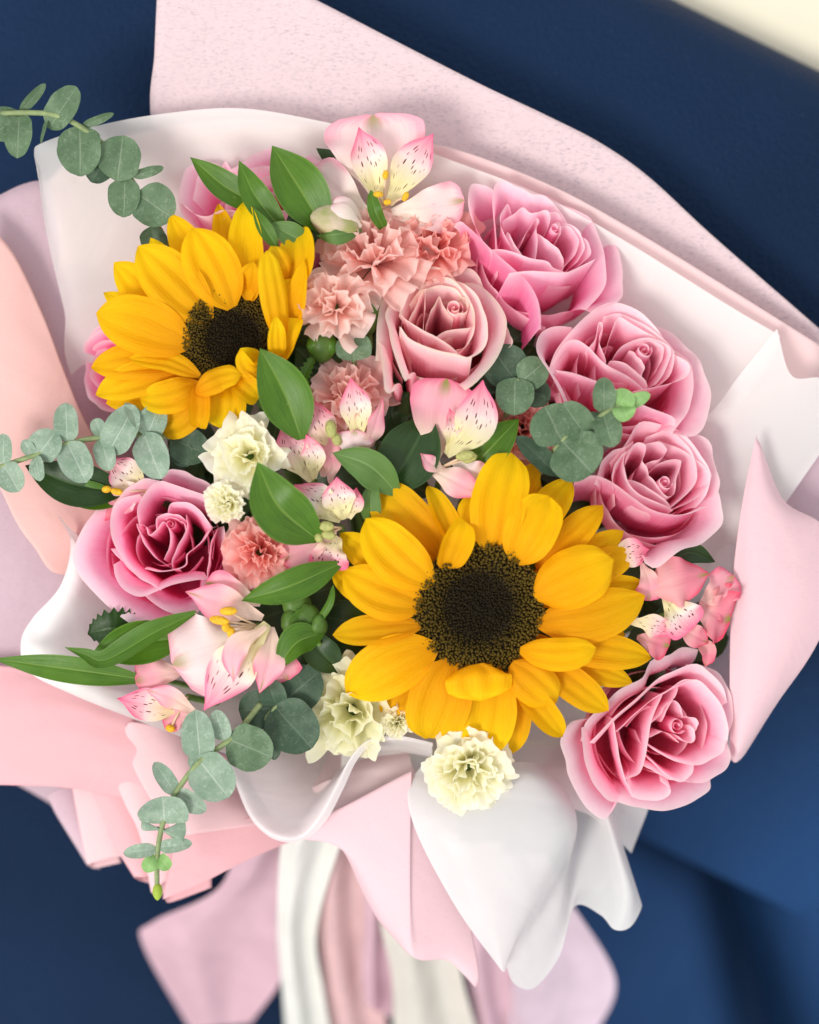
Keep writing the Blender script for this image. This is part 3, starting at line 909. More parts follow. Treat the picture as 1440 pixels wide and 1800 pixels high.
def rose(label, c, R, ax, spin, mat, seed, hs=1.15, open_=1.0, hand=1, extra=(), skip=(), heart=.13):
    """c: picture point of the cup's rim centre (px,py,z); R: silhouette radius in px; ax: facing direction"""
    rs = np.random.default_rng(seed)
    rot = axis_rot(ax, spin)
    R_ = R * S
    loc = Vector(P(*c)) - rot @ Vector((0, 0, .95 * hs * R_))
    t = thing('rose', label, 'rose', loc, G_R, rot)
    m = M[mat]
    # rolled heart
    nu, nv = 90, 14
    s = np.linspace(0, 1, nu)
    G = np.zeros((nv, nu, 3))
    for j in range(nv):
        v = j / (nv - 1)
        a = hand * (s * 2 * np.pi * 1.7 + .3)
        rr = (.02 + heart * s ** .85) * (.6 + .4 * np.sin(np.pi * min(1, v * 1.15) / 2)) * (1 + .1 * (1 - v)) + .012 * (v > .85) * s
        G[j] = np.stack([rr * np.cos(a), rr * np.sin(a), (.4 + .45 * v * (1 - .04 * s + .03 * np.sin(7 * s + seed))) * hs * np.ones_like(s)], -1)
    grid_obj('heart', G * R_, m, t, True)
    for i, (r, h, w, lip, flare, tk) in enumerate(RINGS):
        if i in skip:
            continue
        f = i / (len(RINGS) - 1)
        th = hand * (i * 2.25 + rs.uniform(-.5, .5))
        G = rose_petal(r * rs.uniform(.96, 1.04), h * hs * rs.uniform(.97, 1.03), th, w * rs.uniform(.92, 1.05), lip * open_ * rs.uniform(.6, 1.3), flare * open_, rs,
                       tuck=tk * hand * rs.uniform(.7, 1.3), slant=rs.uniform(-.07, .07), point=.05 - .02 * f, wave=.9 + .5 * f, flat=rs.uniform(.45, .85) * (1 - .8 * f))
        grid_obj('petal', G * R_, m, t, True)
    for q in extra:
        th, r, h, w, lip, flare = q[:6]
        o = q[6] if len(q) > 6 else {}
        G = rose_petal(r, h * hs, math.radians(th) , w, lip, flare, rs, nu=37, wave=1.3, **o) * R_
        grid_obj('petal', G, m, t, True)
    for i in range(5):
        a = i * 1.2566 + .4
        d = np.array([math.cos(a), math.sin(a), 0])
        mid = [d * .08 * R_ + [0, 0, .02 * R_], d * .5 * R_ + [0, 0, .02 * R_], d * .75 * R_ + [0, 0, -.16 * R_]]
        grid_obj('sepal', blade_grid(mid, .2 * R_, 'lance', .2, nu=7, nv=10), M['calyx'], t, True)
    ellipsoid('hip', (0, 0, -.05 * R_), (0, 0, 1), .16 * R_, .17 * R_, M['calyx'], t, True)
    inv = (Matrix.Translation(loc) @ rot.to_4x4()).inverted()
    base_px = (c[0], c[1], c[2] - R)
    pts = stem_to_bind(t, base_px)
    pts[0] = np.array(loc)
    add = np.array([inv @ Vector(p) for p in pts])
    tube('stem', add, 9 * S, M['stem'], t, 8, 18, local=True)
    return t


def pa(ax, spin, deg):
    """picture angle (0 right, 90 down) -> petal azimuth in the flower's own frame"""
    rot = axis_rot(ax, spin)
    d = Vector((math.cos(math.radians(deg)), -math.sin(math.radians(deg)), 0))
    q = rot.inverted() @ d
    return math.degrees(math.atan2(q.y, q.x))


def roseq(label, c, R, ax, spin, mat, seed, extra=(), **k):
    return rose(label, c, R, ax, spin, mat, seed, extra=[(pa(ax, spin, e[0]),) + tuple(e[1:]) for e in extra], **k)


def carnation_petal(L, alpha, th, w, ruf, rs, nu=37, nv=14, bend=.5, teeth=7, ser=.06):
    u = np.linspace(-1, 1, nu)
    v = np.linspace(0, 1, nv)
    U, Vv = np.meshgrid(u, v)
    p = rs.uniform(0, 6.28, 4)
    zig = np.abs(((U * teeth + p[3]) % 2) - 1)
    edge = 1 - .18 * U ** 2 + ser * (zig - .5) * Vv ** 4
    t = Vv * edge * L
    a = alpha - bend * .35 + bend * Vv ** 1.5
    rad = np.cumsum(np.sin(a) * np.gradient(t, axis=0), axis=0)
    up = np.cumsum(np.cos(a) * np.gradient(t, axis=0), axis=0)
    halfw = w * L * (.12 + .88 * np.sin(np.clip(Vv, 0, 1) * np.pi / 2) ** 1.2)
    lat = U * halfw
    fr = rs.uniform(1.5, 3.0)
    wave = ruf * L * Vv ** 2 * (np.sin(fr * np.pi * U + p[0]) + .5 * np.sin(2.3 * fr * np.pi * U + p[1]))
    n_r, n_u = -np.cos(a), np.sin(a)
    rad = rad + n_r * wave
    up = up + n_u * wave
    x = rad * math.cos(th) - lat * math.sin(th)
    y = rad * math.sin(th) + lat * math.cos(th)
    return np.stack([x, y, up], -1)


def carnation(label, c, R, ax, mat, seed, n=34, flat=1.0, ruf=.12, group='small carnations between the roses', w=.8, spread=1.25, teeth=6, calyx=True, ser=.028):
    rs = np.random.default_rng(seed)
    rot = axis_rot(ax, rs.uniform(0, 360))
    R_ = R * S
    loc = Vector(P(*c)) - rot @ Vector((0, 0, .55 * R_ * flat))
    t = thing('carnation', label, 'carnation', loc, group, rot)
    for i in range(n):
        f = i / (n - 1)
        al = spread * f ** .75 * rs.uniform(.85, 1.1)
        L = R_ * (.78 + .3 * f) * rs.uniform(.9, 1.08)
        G = carnation_petal(L, al, i * 2.399 + rs.uniform(-.3, .3), w * (.6 + .4 * f) * rs.uniform(.85, 1.15), ruf * rs.uniform(.7, 1.3), rs, bend=-.25 + 1.1 * f, teeth=teeth, ser=ser)
        G = G + np.array([math.cos(i * 2.4), math.sin(i * 2.4), 0]) * .12 * R_ * rs.uniform(0, 1) * (1 - f)
        grid_obj('petal', G, M[mat], t, True)
    if calyx:
        ellipsoid('calyx', (0, 0, -.3 * R_), (0, 0, -1), .5 * R_, .26 * R_, M['calyx'], t, True, tip=.4)
    inv = (Matrix.Translation(loc) @ rot.to_4x4()).inverted()
    pts = stem_to_bind(t, (c[0], c[1], c[2] - R))
    pts[0] = np.array(loc)
    tube('stem', np.array([inv @ Vector(p) for p in pts]), 5 * S, M['stem'], t, 7, 16, local=True)
    return t


def disc(parent, c, R, ax, dome=.07, n=2200):
    """flat-domed seed head: a bed and its packed florets"""
    rot = np.array(axis_rot(ax, 0))
    c = P(*c)
    R_ = R * S
    off = np.array(parent.location)
    # bed
    V, F = [], []
    nr, na = 12, 40
    for j in range(nr):
        f = j / (nr - 1) * .98
        for i in range(na):
            a = 2 * math.pi * i / na
            V.append(c + rot @ np.array([f * R_ * math.cos(a), f * R_ * math.sin(a), R_ * dome * (math.exp(-((f - .75) / .3) ** 2) - .35 * math.exp(-(f / .4) ** 2) - 1.2 * max(0, f - .9)) - .02 * R_]))
    raw('disc', V, grid_faces(na, nr, True), M['disc_base'], parent)
    V, F, uv = [], [], []
    rs = np.random.default_rng(5)
    for k in range(n):
        f = math.sqrt((k + .5) / n)
        a = k * 2.399963
        z = dome * (math.exp(-((f - .75) / .3) ** 2) - .35 * math.exp(-(f / .4) ** 2) - 1.2 * max(0, f - .9)) * R_
        rr = R_ * (1.1 / math.sqrt(n)) * rs.uniform(.85, 1.1)
        hh = R_ * (.075 if f > .55 else .05) * rs.uniform(.7, 1.4)
        lean = np.array([math.cos(a), math.sin(a), 0]) * (-.3 if f < .5 else .12) * hh
        a += rs.uniform(-.02, .02) / max(f, .2)
        p0 = np.array([f * R_ * math.cos(a), f * R_ * math.sin(a), z - .02 * R_])
        lean = lean + rs.uniform(-.4, .4, 3) * hh * np.array([1, 1, 0])
        b = len(V)
        for (q, zz, tt) in ((.95, 0, 0), (.85, .6, .5), (.38, 1, 1)):
            for i in range(5):
                e = a + 2 * math.pi * i / 5
                V.append(c + rot @ (p0 + np.array([math.cos(e) * rr * q, math.sin(e) * rr * q, hh * zz]) + lean * zz))
                uv.append((f, tt))
        V.append(c + rot @ (p0 + np.array([0, 0, hh * .92]) + lean))
        uv.append((f, .15))
        for l in range(2):
            for i in range(5):
                F.append((b + l * 5 + i, b + l * 5 + (i + 1) % 5, b + l * 5 + 5 + (i + 1) % 5, b + l * 5 + 5 + i))
        for i in range(5):
            F.append((b + 10 + i, b + 10 + (i + 1) % 5, b + 15))
    o = raw('florets', V, F, M['disc'], parent, uv, smooth=False)
    o['kind'] = 'stuff'


# ------------------------------------------------------------------ sunflowers
def sunflower(label, c, petals, R, ax, stem_at, mats, seed, wide=.96):
    t = thing('sunflower', label, 'sunflower', P(c[0], c[1], c[2] - 40), 'sunflowers in the bouquet')
    disc(t, c, R, ax)
    rs = np.random.default_rng(seed)
    fill = []
    for k in range(15):                       # the hindmost ring shows between the others
        i, j = rs.integers(0, len(petals), 2)
        q = petals[(k * 2) % len(petals)]
        a = math.atan2(q[3] - c[1], q[2] - c[0]) + rs.uniform(-.12, .12)
        L = math.hypot(q[2] - c[0], q[3] - c[1]) * rs.uniform(.82, .93)
        fill.append((c[0] + R * .8 * math.cos(a), c[1] + R * .8 * math.sin(a), c[0] + L * math.cos(a), c[1] + L * math.sin(a), 50, q[5] - 24, q[6] - 26, q[7] - 20))
    for k, q in enumerate(fill + list(petals)):
        bx, by, tx, ty, w, z0, zm, z1 = q[:8]
        w *= wide
        if z0 > 22:
            bx, by, z0 = bx + (c[0] - bx) * .1, by + (c[1] - by) * .1, z0 + 7
        o = dict(kind='sun', cup=.22, crease=.06, ridge=.1, ruffle=.05, seed=seed + k)
        if len(q) > 8:
            o.update(q[8])
        mat = o.pop('mat', mats[k % len(mats)])
        mx, my = bx * .48 + tx * .52, by * .48 + ty * .52
        dx, dy = o.pop('bow', (0, 0))
        blade('petal', [(bx, by, z0), (bx * .72 + tx * .28 + dx * .7, by * .72 + ty * .28 + dy * .7, z0 * .5 + zm * .5 + 6), (mx + dx, my + dy, zm), (bx * .2 + tx * .8 + dx * .6, by * .2 + ty * .8 + dy * .6, zm * .45 + z1 * .55 + 4), (tx, ty, z1)], w, M[mat], t, nu=17, nv=24, **o)
    # green bracts behind
    for k in range(12):
        a = k * math.pi / 6 + .2
        e = np.array(axis_rot(ax, 0)) @ np.array([math.cos(a), math.sin(a), 0]) * R * S
        e2 = np.array(axis_rot(ax, 0)) @ np.array([math.cos(a), math.sin(a), -.15]) * R * 1.7 * S
        b = P(c[0], c[1], c[2] - 34)
        blade('bract', [b + e * .5, b + e, b + e2], 40 * S, M['leaf_dark'], t, px=False, kind='ovate', nu=7, nv=8)
    add_stem(t, (c[0], c[1], c[2] - 40), 16)
    return t


S2 = [
    # back row first: base x, y, tip x, y, width, z base, z mid, z tip
    (880, 930, 945, 812, 52, 10, 14, -4),
    (920, 950, 1004, 842, 66, 18, 30, 12, dict(roll=-10)),
    (945, 1000, 1060, 888, 62, 18, 32, 14, dict(roll=-18)),
    (970, 1010, 1097, 934, 50, 10, 22, 4),
    (985, 1020, 1118, 972, 62, 10, 20, 4),
    (985, 1060, 1136, 1028, 62, 10, 20, 0),
    (965, 1130, 1145, 1156, 66, 10, 22, 0),
    (960, 1150, 1112, 1200, 50, 4, 14, -6),
    (950, 1160, 1069, 1250, 62, 12, 26, 4),
    (905, 1190, 990, 1294, 58, 20, 34, 10, dict(curl=.9)),
    (890, 1190, 890, 1329, 66, 8, 18, -4, dict(bow=(12, 0))),
    (745, 1170, 672, 1258, 58, 4, 10, -8),
    (730, 1050, 582, 1000, 66, 8, 20, 2, dict(bow=(-6, 12))),
    (740, 1010, 597, 938, 66, 8, 18, 2, dict(bow=(-4, 10))),
    (770, 980, 663, 858, 96, 16, 30, 8, dict(kind='sunround')),
    (800, 960, 752, 854, 52, 16, 34, 22, dict(roll=24, curl=.8)),
    (825, 958, 836, 868, 58, 20, 40, 28, dict(kind='sunround', roll=-15)),
    (800, 1180, 740, 1240, 60, 12, 20, 0),
    # front row
    (868, 962, 902, 798, 98, 34, 56, 34, dict(kind='sunround', bow=(-8, 0))),
    (775, 990, 815, 914, 66, 40, 66, 60, dict(kind='sunround', curl=.9, roll=18)),
    (912, 980, 966, 873, 92, 40, 66, 52, dict(kind='sunround', roll=-8)),
    (952, 1048, 1078, 985, 106, 40, 72, 54, dict(kind='sunround', cup=-.2)),
    (956, 1100, 1134, 1046, 92, 34, 54, 32, dict(bow=(4, 14), cup=-.15)),
    (922, 1152, 1048, 1140, 66, 44, 70, 52, dict(kind='sunround', curl=-.8, bow=(4, 10))),
    (905, 1178, 978, 1236, 78, 38, 58, 36, dict(kind='sunround', cup=-.2)),
    (872, 1190, 848, 1324, 100, 26, 40, 20, dict(kind='sunround')),
    (838, 1178, 846, 1232, 128, 44, 68, 66, dict(kind='sunround', curl=-.7)),
    (790, 1172, 752, 1298, 112, 28, 44, 18, dict(kind='sunround')),
    (758, 1145, 610, 1220, 104, 32, 52, 20, dict(bow=(-2, -8))),
    (728, 1104, 585, 1116, 58, 36, 52, 30, dict(cup=.35, roll=20)),
    (733, 1066, 603, 1004, 88, 34, 52, 24, dict(bow=(-4, 8))),
    (750, 1024, 643, 912, 94, 38, 60, 34, dict(bow=(-6, 6))),
]
sunflower('large open sunflower facing the viewer at lower centre, in front of the roses', (842, 1066, 36), S2, 112, (.02, .06, 1), (780, 1100), ['sun'], 40)

S1 = [
    (425, 560, 384, 358, 52, -6, 8, -2, dict(cup=.4)),
    (430, 540, 449, 363, 40, -10, 4, -4),
    (390, 540, 299, 376, 66, 0, 16, 10),
    (350, 560, 264, 418, 50, -4, 10, 4),
    (335, 590, 200, 462, 78, 6, 24, 16),
    (330, 600, 182, 514, 50, 0, 14, 6),
    (330, 640, 160, 646, 68, 16, 26, 12, dict(bow=(0, -8))),
    (335, 650, 168, 694, 66, 12, 24, 6, dict(bow=(0, -8))),
    (340, 660, 187, 710, 66, 8, 16, -2),
    (352, 675, 246, 700, 62, 20, 34, 20, dict(bow=(0, 10))),
    (352, 678, 282, 760, 70, 18, 26, 0, dict(bow=(6, 8))),
    (400, 675, 394, 754, 74, 16, 26, 4, dict(kind='sunround')),
    (348, 685, 352, 752, 50, 24, 38, 26, dict(kind='sunround', curl=1.2)),
    # front, long upper left
    (440, 520, 430, 353, 62, 24, 40, 36, dict(cup=.5, crease=.2)),
    (408, 535, 338, 400, 98, 26, 52, 50, dict(ridge=.12)),
    (364, 560, 242, 433, 98, 28, 50, 46, dict(ridge=.12)),
    (325, 608, 169, 551, 102, 30, 54, 44, dict(bow=(0, -6), ridge=.06)),
    (345, 668, 226, 630, 44, 34, 46, 38, dict(roll=25, bow=(4, -10))),
    # curled, right and below
    (505, 600, 470, 440, 56, 30, 74, 80, dict(kind='sunround', roll=22, curl=-.8, mat='sun_pale')),
    (500, 520, 524, 402, 72, 10, 50, 30, dict(kind='sunround', curl=.7, roll=-15, bow=(14, 0))),
    (515, 580, 534, 456, 40, 16, 56, 60, dict(roll=-30)),
    (515, 475, 477, 432, 44, 40, 64, 60, dict(kind='sunround', curl=-.9)),
    (494, 632, 528, 560, 58, 14, 40, 40, dict(kind='sunround', curl=1.0, roll=-25)),
    (495, 640, 486, 556, 34, 26, 60, 70, dict(roll=20, mat='sun_pale')),
    (470, 650, 423, 614, 40, 28, 56, 66, dict(roll=-30, curl=.6, bow=(-4, 16))),
    (440, 690, 500, 630, 44, 10, 36, 40, dict(bow=(14, 10))),
    (335, 698, 424, 660, 52, 36, 56, 58, dict(kind='sunround', curl=-.6, bow=(4, -10), roll=-20)),
    (415, 672, 455, 700, 50, 26, 44, 30, dict(kind='sunround', curl=.8)),
]
sunflower('tilted sunflower with curled petals at upper left, above the cream carnations', (410, 597, 9), S1, 90, (.36, .2, 1), (500, 800), ['sun_pale', 'sun'], 90)

# ------------------------------------------------------------------ roses
def rose_drawn(label, c, ax, H, crop, heart, petals, mat, seed, body=100):
    """a rose given by the rims of its petals. crop: (x0, y0, scale) of the drawing; each petal: (rim points, height over the
    rim plane, outward flare of the edge); rims lie near a plane facing ax, every petal runs down to the hip H below it"""
    rs = np.random.default_rng(seed)
    X = lambda p: (crop[0] + p[0] / crop[2], crop[1] + p[1] / crop[2])
    cx, cy = X(c)
    cz = c[2]
    n = np.array([ax[0], -ax[1], ax[2]], float)
    n /= np.linalg.norm(n)
    C0 = P(cx, cy, cz)
    B = C0 - n * H * S
    t = thing('rose', label, 'rose', B, G_R)

    def pt(p, h):
        x, y = X(p)
        z = cz - (ax[0] * (x - cx) + ax[1] * (y - cy)) + h + (p[2] if len(p) > 2 else 0)
        return P(x, y, z)
    nu, nv = 37, 20
    rot = np.array(axis_rot(ax, 0))
    for i, (rr, hh) in enumerate(((.98, .7), (.98, .7), (.98, .7), (.98, .7), (.98, .7), (.8, .84), (.72, .85), (.62, .86), (.52, .87), (.43, .88), (.34, .88))):
        G = rose_petal(rr * body * S, hh * (H - 8) * S, i * 1.2566 if i < 5 else i * 2.09, 1.0, 0, 0, rs, base=.3, wave=.0)
        grid_obj('petal', B + G @ rot.T, M[mat], t)
    for q in petals:
        rim, h, fl = q[:3]
        o = q[3] if len(q) > 3 else {}
        K = np.array([pt(p, h) for p in rim])
        R = catmull(K, nu)
        u = np.linspace(0, 1, nu)
        ph = rs.uniform(0, 6.28, 4)
        out = R - C0
        out = out - (out @ n)[:, None] * n
        r = np.linalg.norm(out, axis=1)
        om = out.mean(0)
        om /= np.linalg.norm(om) + 1e-9
        out = out / (r[:, None] + 1e-9)
        out = out * .7 + om * .3
        out /= np.linalg.norm(out, axis=1)[:, None]
        # the edge waves a little, and sinks at both ends
        wv = (1.1 * np.sin(9 * u + ph[0]) + .7 * np.sin(23 * u + ph[1])) * S
        R = R + out * wv[:, None] * .7 + n * wv[:, None]
        end = np.abs(2 * u - 1) ** 4
        R = R - n * (end * o.get('sink', 14) * S)[:, None]
        b = o.get('bulge', .92)
        spread = (R - R.mean(0)) * .12
        P0 = B + spread + out * (6 * S)
        hh = np.maximum(((R - B) @ n), 30 * S)[:, None]
        P1 = B + spread * 3 + out * (r * b)[:, None] + n * hh * .12
        f = fl * S
        P2 = R - n * hh * (.42 if fl < 2 else .32) - out * (f * .8 + (r[:, None] * .38 if fl >= 2 else r[:, None] * .06)) + out * (2 * S)
        P3 = R
        v = np.linspace(0, 1, nv)[:, None, None]
        G = (1 - v) ** 3 * P0 + 3 * v * (1 - v) ** 2 * P1 + 3 * v ** 2 * (1 - v) * P2 + v ** 3 * P3
        k = np.clip((v - .72) / .28, 0, 1)
        lip = max(fl, 2) * .3 * S
        G = G - n * lip * k ** 3 * (1 if fl > 3 else .4) + n * lip * .55 * np.sin(np.pi * k) * (1 if fl > 3 else 0)
        mid = np.sin(np.pi * v)
        G = G + out * (mid[..., 0] * (1.6 * np.sin(5 * u + ph[2]) + 1.0 * np.sin(11 * u + ph[3])) * S)[..., None]
        grid_obj('petal', G, M[mat], t)
    hx, hy, hr, hh_ = heart
    hc = pt((hx, hy), hh_)
    nu2, nv2 = 80, 12
    e1 = np.cross(n, [0, 1, 0.2])
    e1 /= np.linalg.norm(e1)
    e2 = np.cross(n, e1)
    sx = np.linspace(0, 1, nu2)
    G = np.zeros((nv2, nu2, 3))
    for j in range(nv2):
        v = j / (nv2 - 1)
        a = sx * 2 * np.pi * 2.0 + seed
        rr = hr * S * (.1 + .9 * sx ** .9) * (1.25 - .25 * v)
        zz = (-70 * (1 - v) + 5 * np.sin(6 * sx + seed) - 5 * sx) * S
        G[j] = hc + rr[:, None] * (np.cos(a)[:, None] * e1 + np.sin(a)[:, None] * e2) + (zz if np.ndim(zz) else np.full(nu2, zz))[:, None] * n
    grid_obj('heart', G, M[mat], t)
    for i in range(5):
        a = i * 1.2566 + .4
        d = math.cos(a) * e1 + math.sin(a) * e2
        blade('sepal', [B + d * 8 * S, B + d * 40 * S, B + d * 80 * S - n * 16 * S], 26 * S, M['calyx'], t, px=False, kind='lance', nu=7, nv=10)
    ellipsoid('hip', B - n * 8 * S, n, 20 * S, 20 * S, M['calyx'], t)
    pts = stem_to_bind(t, (cx, cy, cz - H))
    pts[0] = B
    tube('stem', pts, 9 * S, M['stem'], t, 8, 18)
    return t


rose_drawn('hot pink rose with a deep cup, topmost of the right-hand row', (800, 560, 10), (.26, -.42, 1), 235, (790, 300, 4.5), (838, 452, 11, -4), [
    ([(1190, 520), (1262, 520), (1335, 590), (1376, 700), (1388, 850), (1385, 960), (1320, 1030), (1150, 1075)], -26, 24),
    ([(690, 178), (780, 165), (900, 250), (1050, 330), (1130, 380), (1195, 520), (1244, 680), (1255, 850), (1205, 960), (1110, 1060)], -12, 14),
    ([(300, 560), (190, 400), (150, 250), (165, 140), (200, 96), (290, 96), (370, 110)], -4, 6),
    ([(390, 600), (352, 330), (346, 180), (370, 90), (430, 65), (520, 110), (600, 140), (660, 180), (760, 190), (870, 270), (960, 360)], 0, 12),
    ([(55, 400), (95, 366), (165, 430), (320, 596), (490, 745), (625, 870), (700, 990), (735, 1110), (748, 1230)], 8, 12, dict(bulge=1.05)),
    ([(480, 800), (640, 790), (800, 800), (920, 802), (1000, 776), (1100, 720), (1165, 686)], 12, 1, dict(bulge=1.05, sink=4)),
    ([(335, 594), (480, 630), (640, 690), (775, 715), (830, 762), (940, 772)], 4, 2),
    ([(950, 780), (1040, 740), (1120, 650), (1100, 560), (1050, 500), (1000, 440)], -2, 3),
    ([(930, 775), (1030, 700), (1076, 600), (1045, 520), (990, 430), (920, 380)], -3, 3),
    ([(545, 650), (450, 520), (400, 385), (425, 300), (470, 250), (512, 300)], -2, 4),
    ([(440, 370), (520, 322), (585, 283), (650, 330), (740, 330), (860, 320), (930, 370)], -4, 4),
    ([(478, 455), (492, 530), (545, 620), (610, 680)], -2, 0),
    ([(900, 765), (975, 690), (1020, 590), (1005, 490), (945, 425), (880, 410)], -4, 2),
    ([(555, 610), (620, 470), (690, 378), (714, 412), (690, 455), (700, 560), (696, 700)], -2, 0),
    ([(690, 375), (705, 325), (745, 310), (790, 335), (800, 390), (775, 470)], 2, 2),
    ([(700, 465), (760, 530), (850, 610), (900, 680), (930, 745)], -2, 0),
    ([(850, 560), (885, 480), (880, 420), (830, 390)], -4, 0),
], 'rose_hot', 11, 108)
rose_drawn('pink rose with greenish cream edges in the middle of the bouquet', (740, 600, 40), (.04, -.36, 1), 225, (620, 430, 4.8), (860, 522, 17, -8), [
    ([(1180, 640), (1280, 650), (1345, 780), (1335, 850), (1260, 850)], -40, 10),
    ([(205, 740), (235, 900), (255, 1080), (270, 1210), (320, 1240), (350, 1150)], -18, 12, dict(bulge=1.1)),
    ([(190, 930), (205, 700), (235, 480), (300, 260), (420, 140), (560, 88), (680, 120), (770, 180)], -12, 32),
    ([(730, 160), (880, 155), (1030, 210), (1095, 310), (1150, 380)], -22, 22),
    ([(870, 275), (1000, 280), (1120, 340), (1230, 450), (1295, 590), (1300, 700), (1270, 830), (1180, 1000), (1050, 1130), (960, 1180)], -14, 34, dict(bulge=1.05)),
    ([(520, 290), (390, 340), (315, 480), (273, 580), (300, 700), (350, 900), (425, 1090), (455, 1120), (480, 1050)], -2, 22, dict(bulge=1.1)),
    ([(395, 570), (440, 440), (540, 290), (640, 185), (740, 188), (830, 240), (900, 290)], 0, 10),
    ([(870, 265), (960, 320), (1060, 430), (1122, 560), (1143, 680), (1140, 790), (1080, 890), (955, 945)], 0, 16),
    ([(560, 1220, -130), (450, 900, -60), (395, 690), (470, 785), (600, 850), (740, 895), (880, 918), (960, 942), (1010, 930)], 6, 0, dict(bulge=1.1, sink=4)),
    ([(520, 450), (590, 340), (700, 278), (830, 285), (940, 370), (1000, 480), (1035, 600), (1020, 740), (950, 850), (880, 890)], -3, 5),
    ([(400, 555), (450, 620), (560, 700), (690, 770), (800, 830), (890, 880)], 3, 2),
    ([(480, 470), (560, 400), (680, 350), (800, 340), (900, 400), (960, 480)], -9, 3),
    ([(475, 600), (540, 500), (608, 375), (612, 480), (604, 600), (602, 700)], 0, 0),
    ([(960, 440), (1012, 540), (1028, 630), (1000, 695), (900, 708), (790, 722), (700, 752)], -5, 2),
    ([(620, 640), (680, 530), (733, 432), (765, 510), (800, 560), (850, 600)], -6, 0),
    ([(850, 600), (880, 570), (950, 570), (985, 500), (960, 440), (880, 430)], -7, 1),
], 'rose_cream', 23, 92)
rose_drawn('wide pink rose second in the right-hand row, above the eucalyptus tip', (540, 1010, 22), (.14, -.34, 1), 200, (900, 250, 2.667), (625, 968, 15, -4), [
    ([(670, 840), (760, 885), (830, 960), (884, 1010), (912, 1080), (936, 1180), (912, 1310), (860, 1368), (780, 1350)], -24, 16),
    ([(720, 930), (800, 990), (850, 1050), (852, 1140), (830, 1250), (768, 1352)], -16, 8),
    ([(262, 1216), (180, 1080), (118, 980), (130, 900), (180, 862), (290, 848)], -4, 8, dict(bulge=1.1)),
    ([(185, 1050), (215, 960), (290, 868), (380, 782), (480, 748), (590, 780), (660, 840), (725, 910), (760, 970)], 0, 16),
    ([(770, 970), (836, 1040), (820, 1095), (740, 1130), (620, 1155), (540, 1170)], 2, 5, dict(bulge=1.1)),
    ([(200, 1064), (290, 1080), (400, 1120), (480, 1150), (560, 1200), (640, 1240), (762, 1288), (768, 1330)], 8, 4, dict(bulge=1.15, sink=2)),
    ([(190, 1035), (240, 945), (300, 924), (360, 960), (440, 1040), (540, 1090), (630, 1142)], 3, 2),
    ([(440, 800), (520, 800), (620, 850), (700, 910), (760, 990), (750, 1080), (700, 1130)], -6, 4),
    ([(350, 968), (390, 920), (408, 845), (427, 858), (408, 930), (452, 1012)], 3, 2),
    ([(440, 990), (470, 880), (508, 818), (580, 860), (640, 890), (720, 930)], -4, 3),
    ([(470, 1020), (520, 950), (600, 918), (680, 925), (742, 975), (726, 1060), (690, 1120)], -3, 2),
    ([(470, 1010), (540, 1040), (600, 1090), (650, 1130)], -3, 0),
    ([(560, 960), (590, 1000), (620, 1050), (615, 1100)], -3, 0),
    ([(600, 930), (650, 925), (700, 950), (710, 1000), (690, 1060)], -3, 1),
], 'rose', 35, 108)
rose_drawn('pink rose third in the right-hand row, touching the front sunflower petals', (700, 1570, 28), (.16, -.3, 1), 200, (900, 250, 2.667), (722, 1590, 14, -6), [
    ([(945, 1540), (972, 1620), (990, 1700), (990, 1790), (900, 1877), (800, 1907), (690, 1985), (640, 1960)], -22, 20),
    ([(800, 1365), (880, 1368), (940, 1420), (952, 1490), (978, 1570), (975, 1650)], -14, 12),
    ([(470, 1490), (540, 1400), (600, 1312), (690, 1318), (780, 1350), (840, 1400), (890, 1460), (935, 1540), (925, 1640), (880, 1700)], 0, 10),
    ([(270, 1580), (390, 1562), (480, 1600), (560, 1660), (640, 1715), (720, 1740), (810, 1745), (915, 1708)], 10, 3, dict(bulge=1.15, sink=2)),
    ([(400, 1590), (420, 1500), (470, 1450), (540, 1420), (580, 1380)], -2, 8),
    ([(480, 1610), (472, 1550), (500, 1480), (570, 1425)], 3, 3),
    ([(545, 1420), (525, 1500), (545, 1590), (600, 1650), (680, 1685), (770, 1715)], 4, 1),
    ([(640, 1370), (740, 1350), (820, 1410), (862, 1490), (868, 1570), (830, 1640), (750, 1710)], -3, 4),
    ([(700, 1380), (800, 1440), (905, 1520), (935, 1570), (900, 1640), (830, 1690), (750, 1718)], -7, 4),
    ([(565, 1630), (540, 1560), (532, 1490), (575, 1412), (618, 1408), (630, 1440), (614, 1490), (640, 1520), (655, 1560)], 0, 2),
    ([(612, 1412), (680, 1402), (727, 1440), (700, 1478), (640, 1492)], -4, 2),
    ([(560, 1570), (630, 1615), (700, 1660), (760, 1705)], -1, 0),
    ([(650, 1540), (700, 1500), (785, 1488), (796, 1505), (775, 1580), (770, 1640)], -3, 1),
    ([(650, 1550), (690, 1620), (730, 1660), (770, 1640)], -3, 0),
], 'rose', 47, 96)
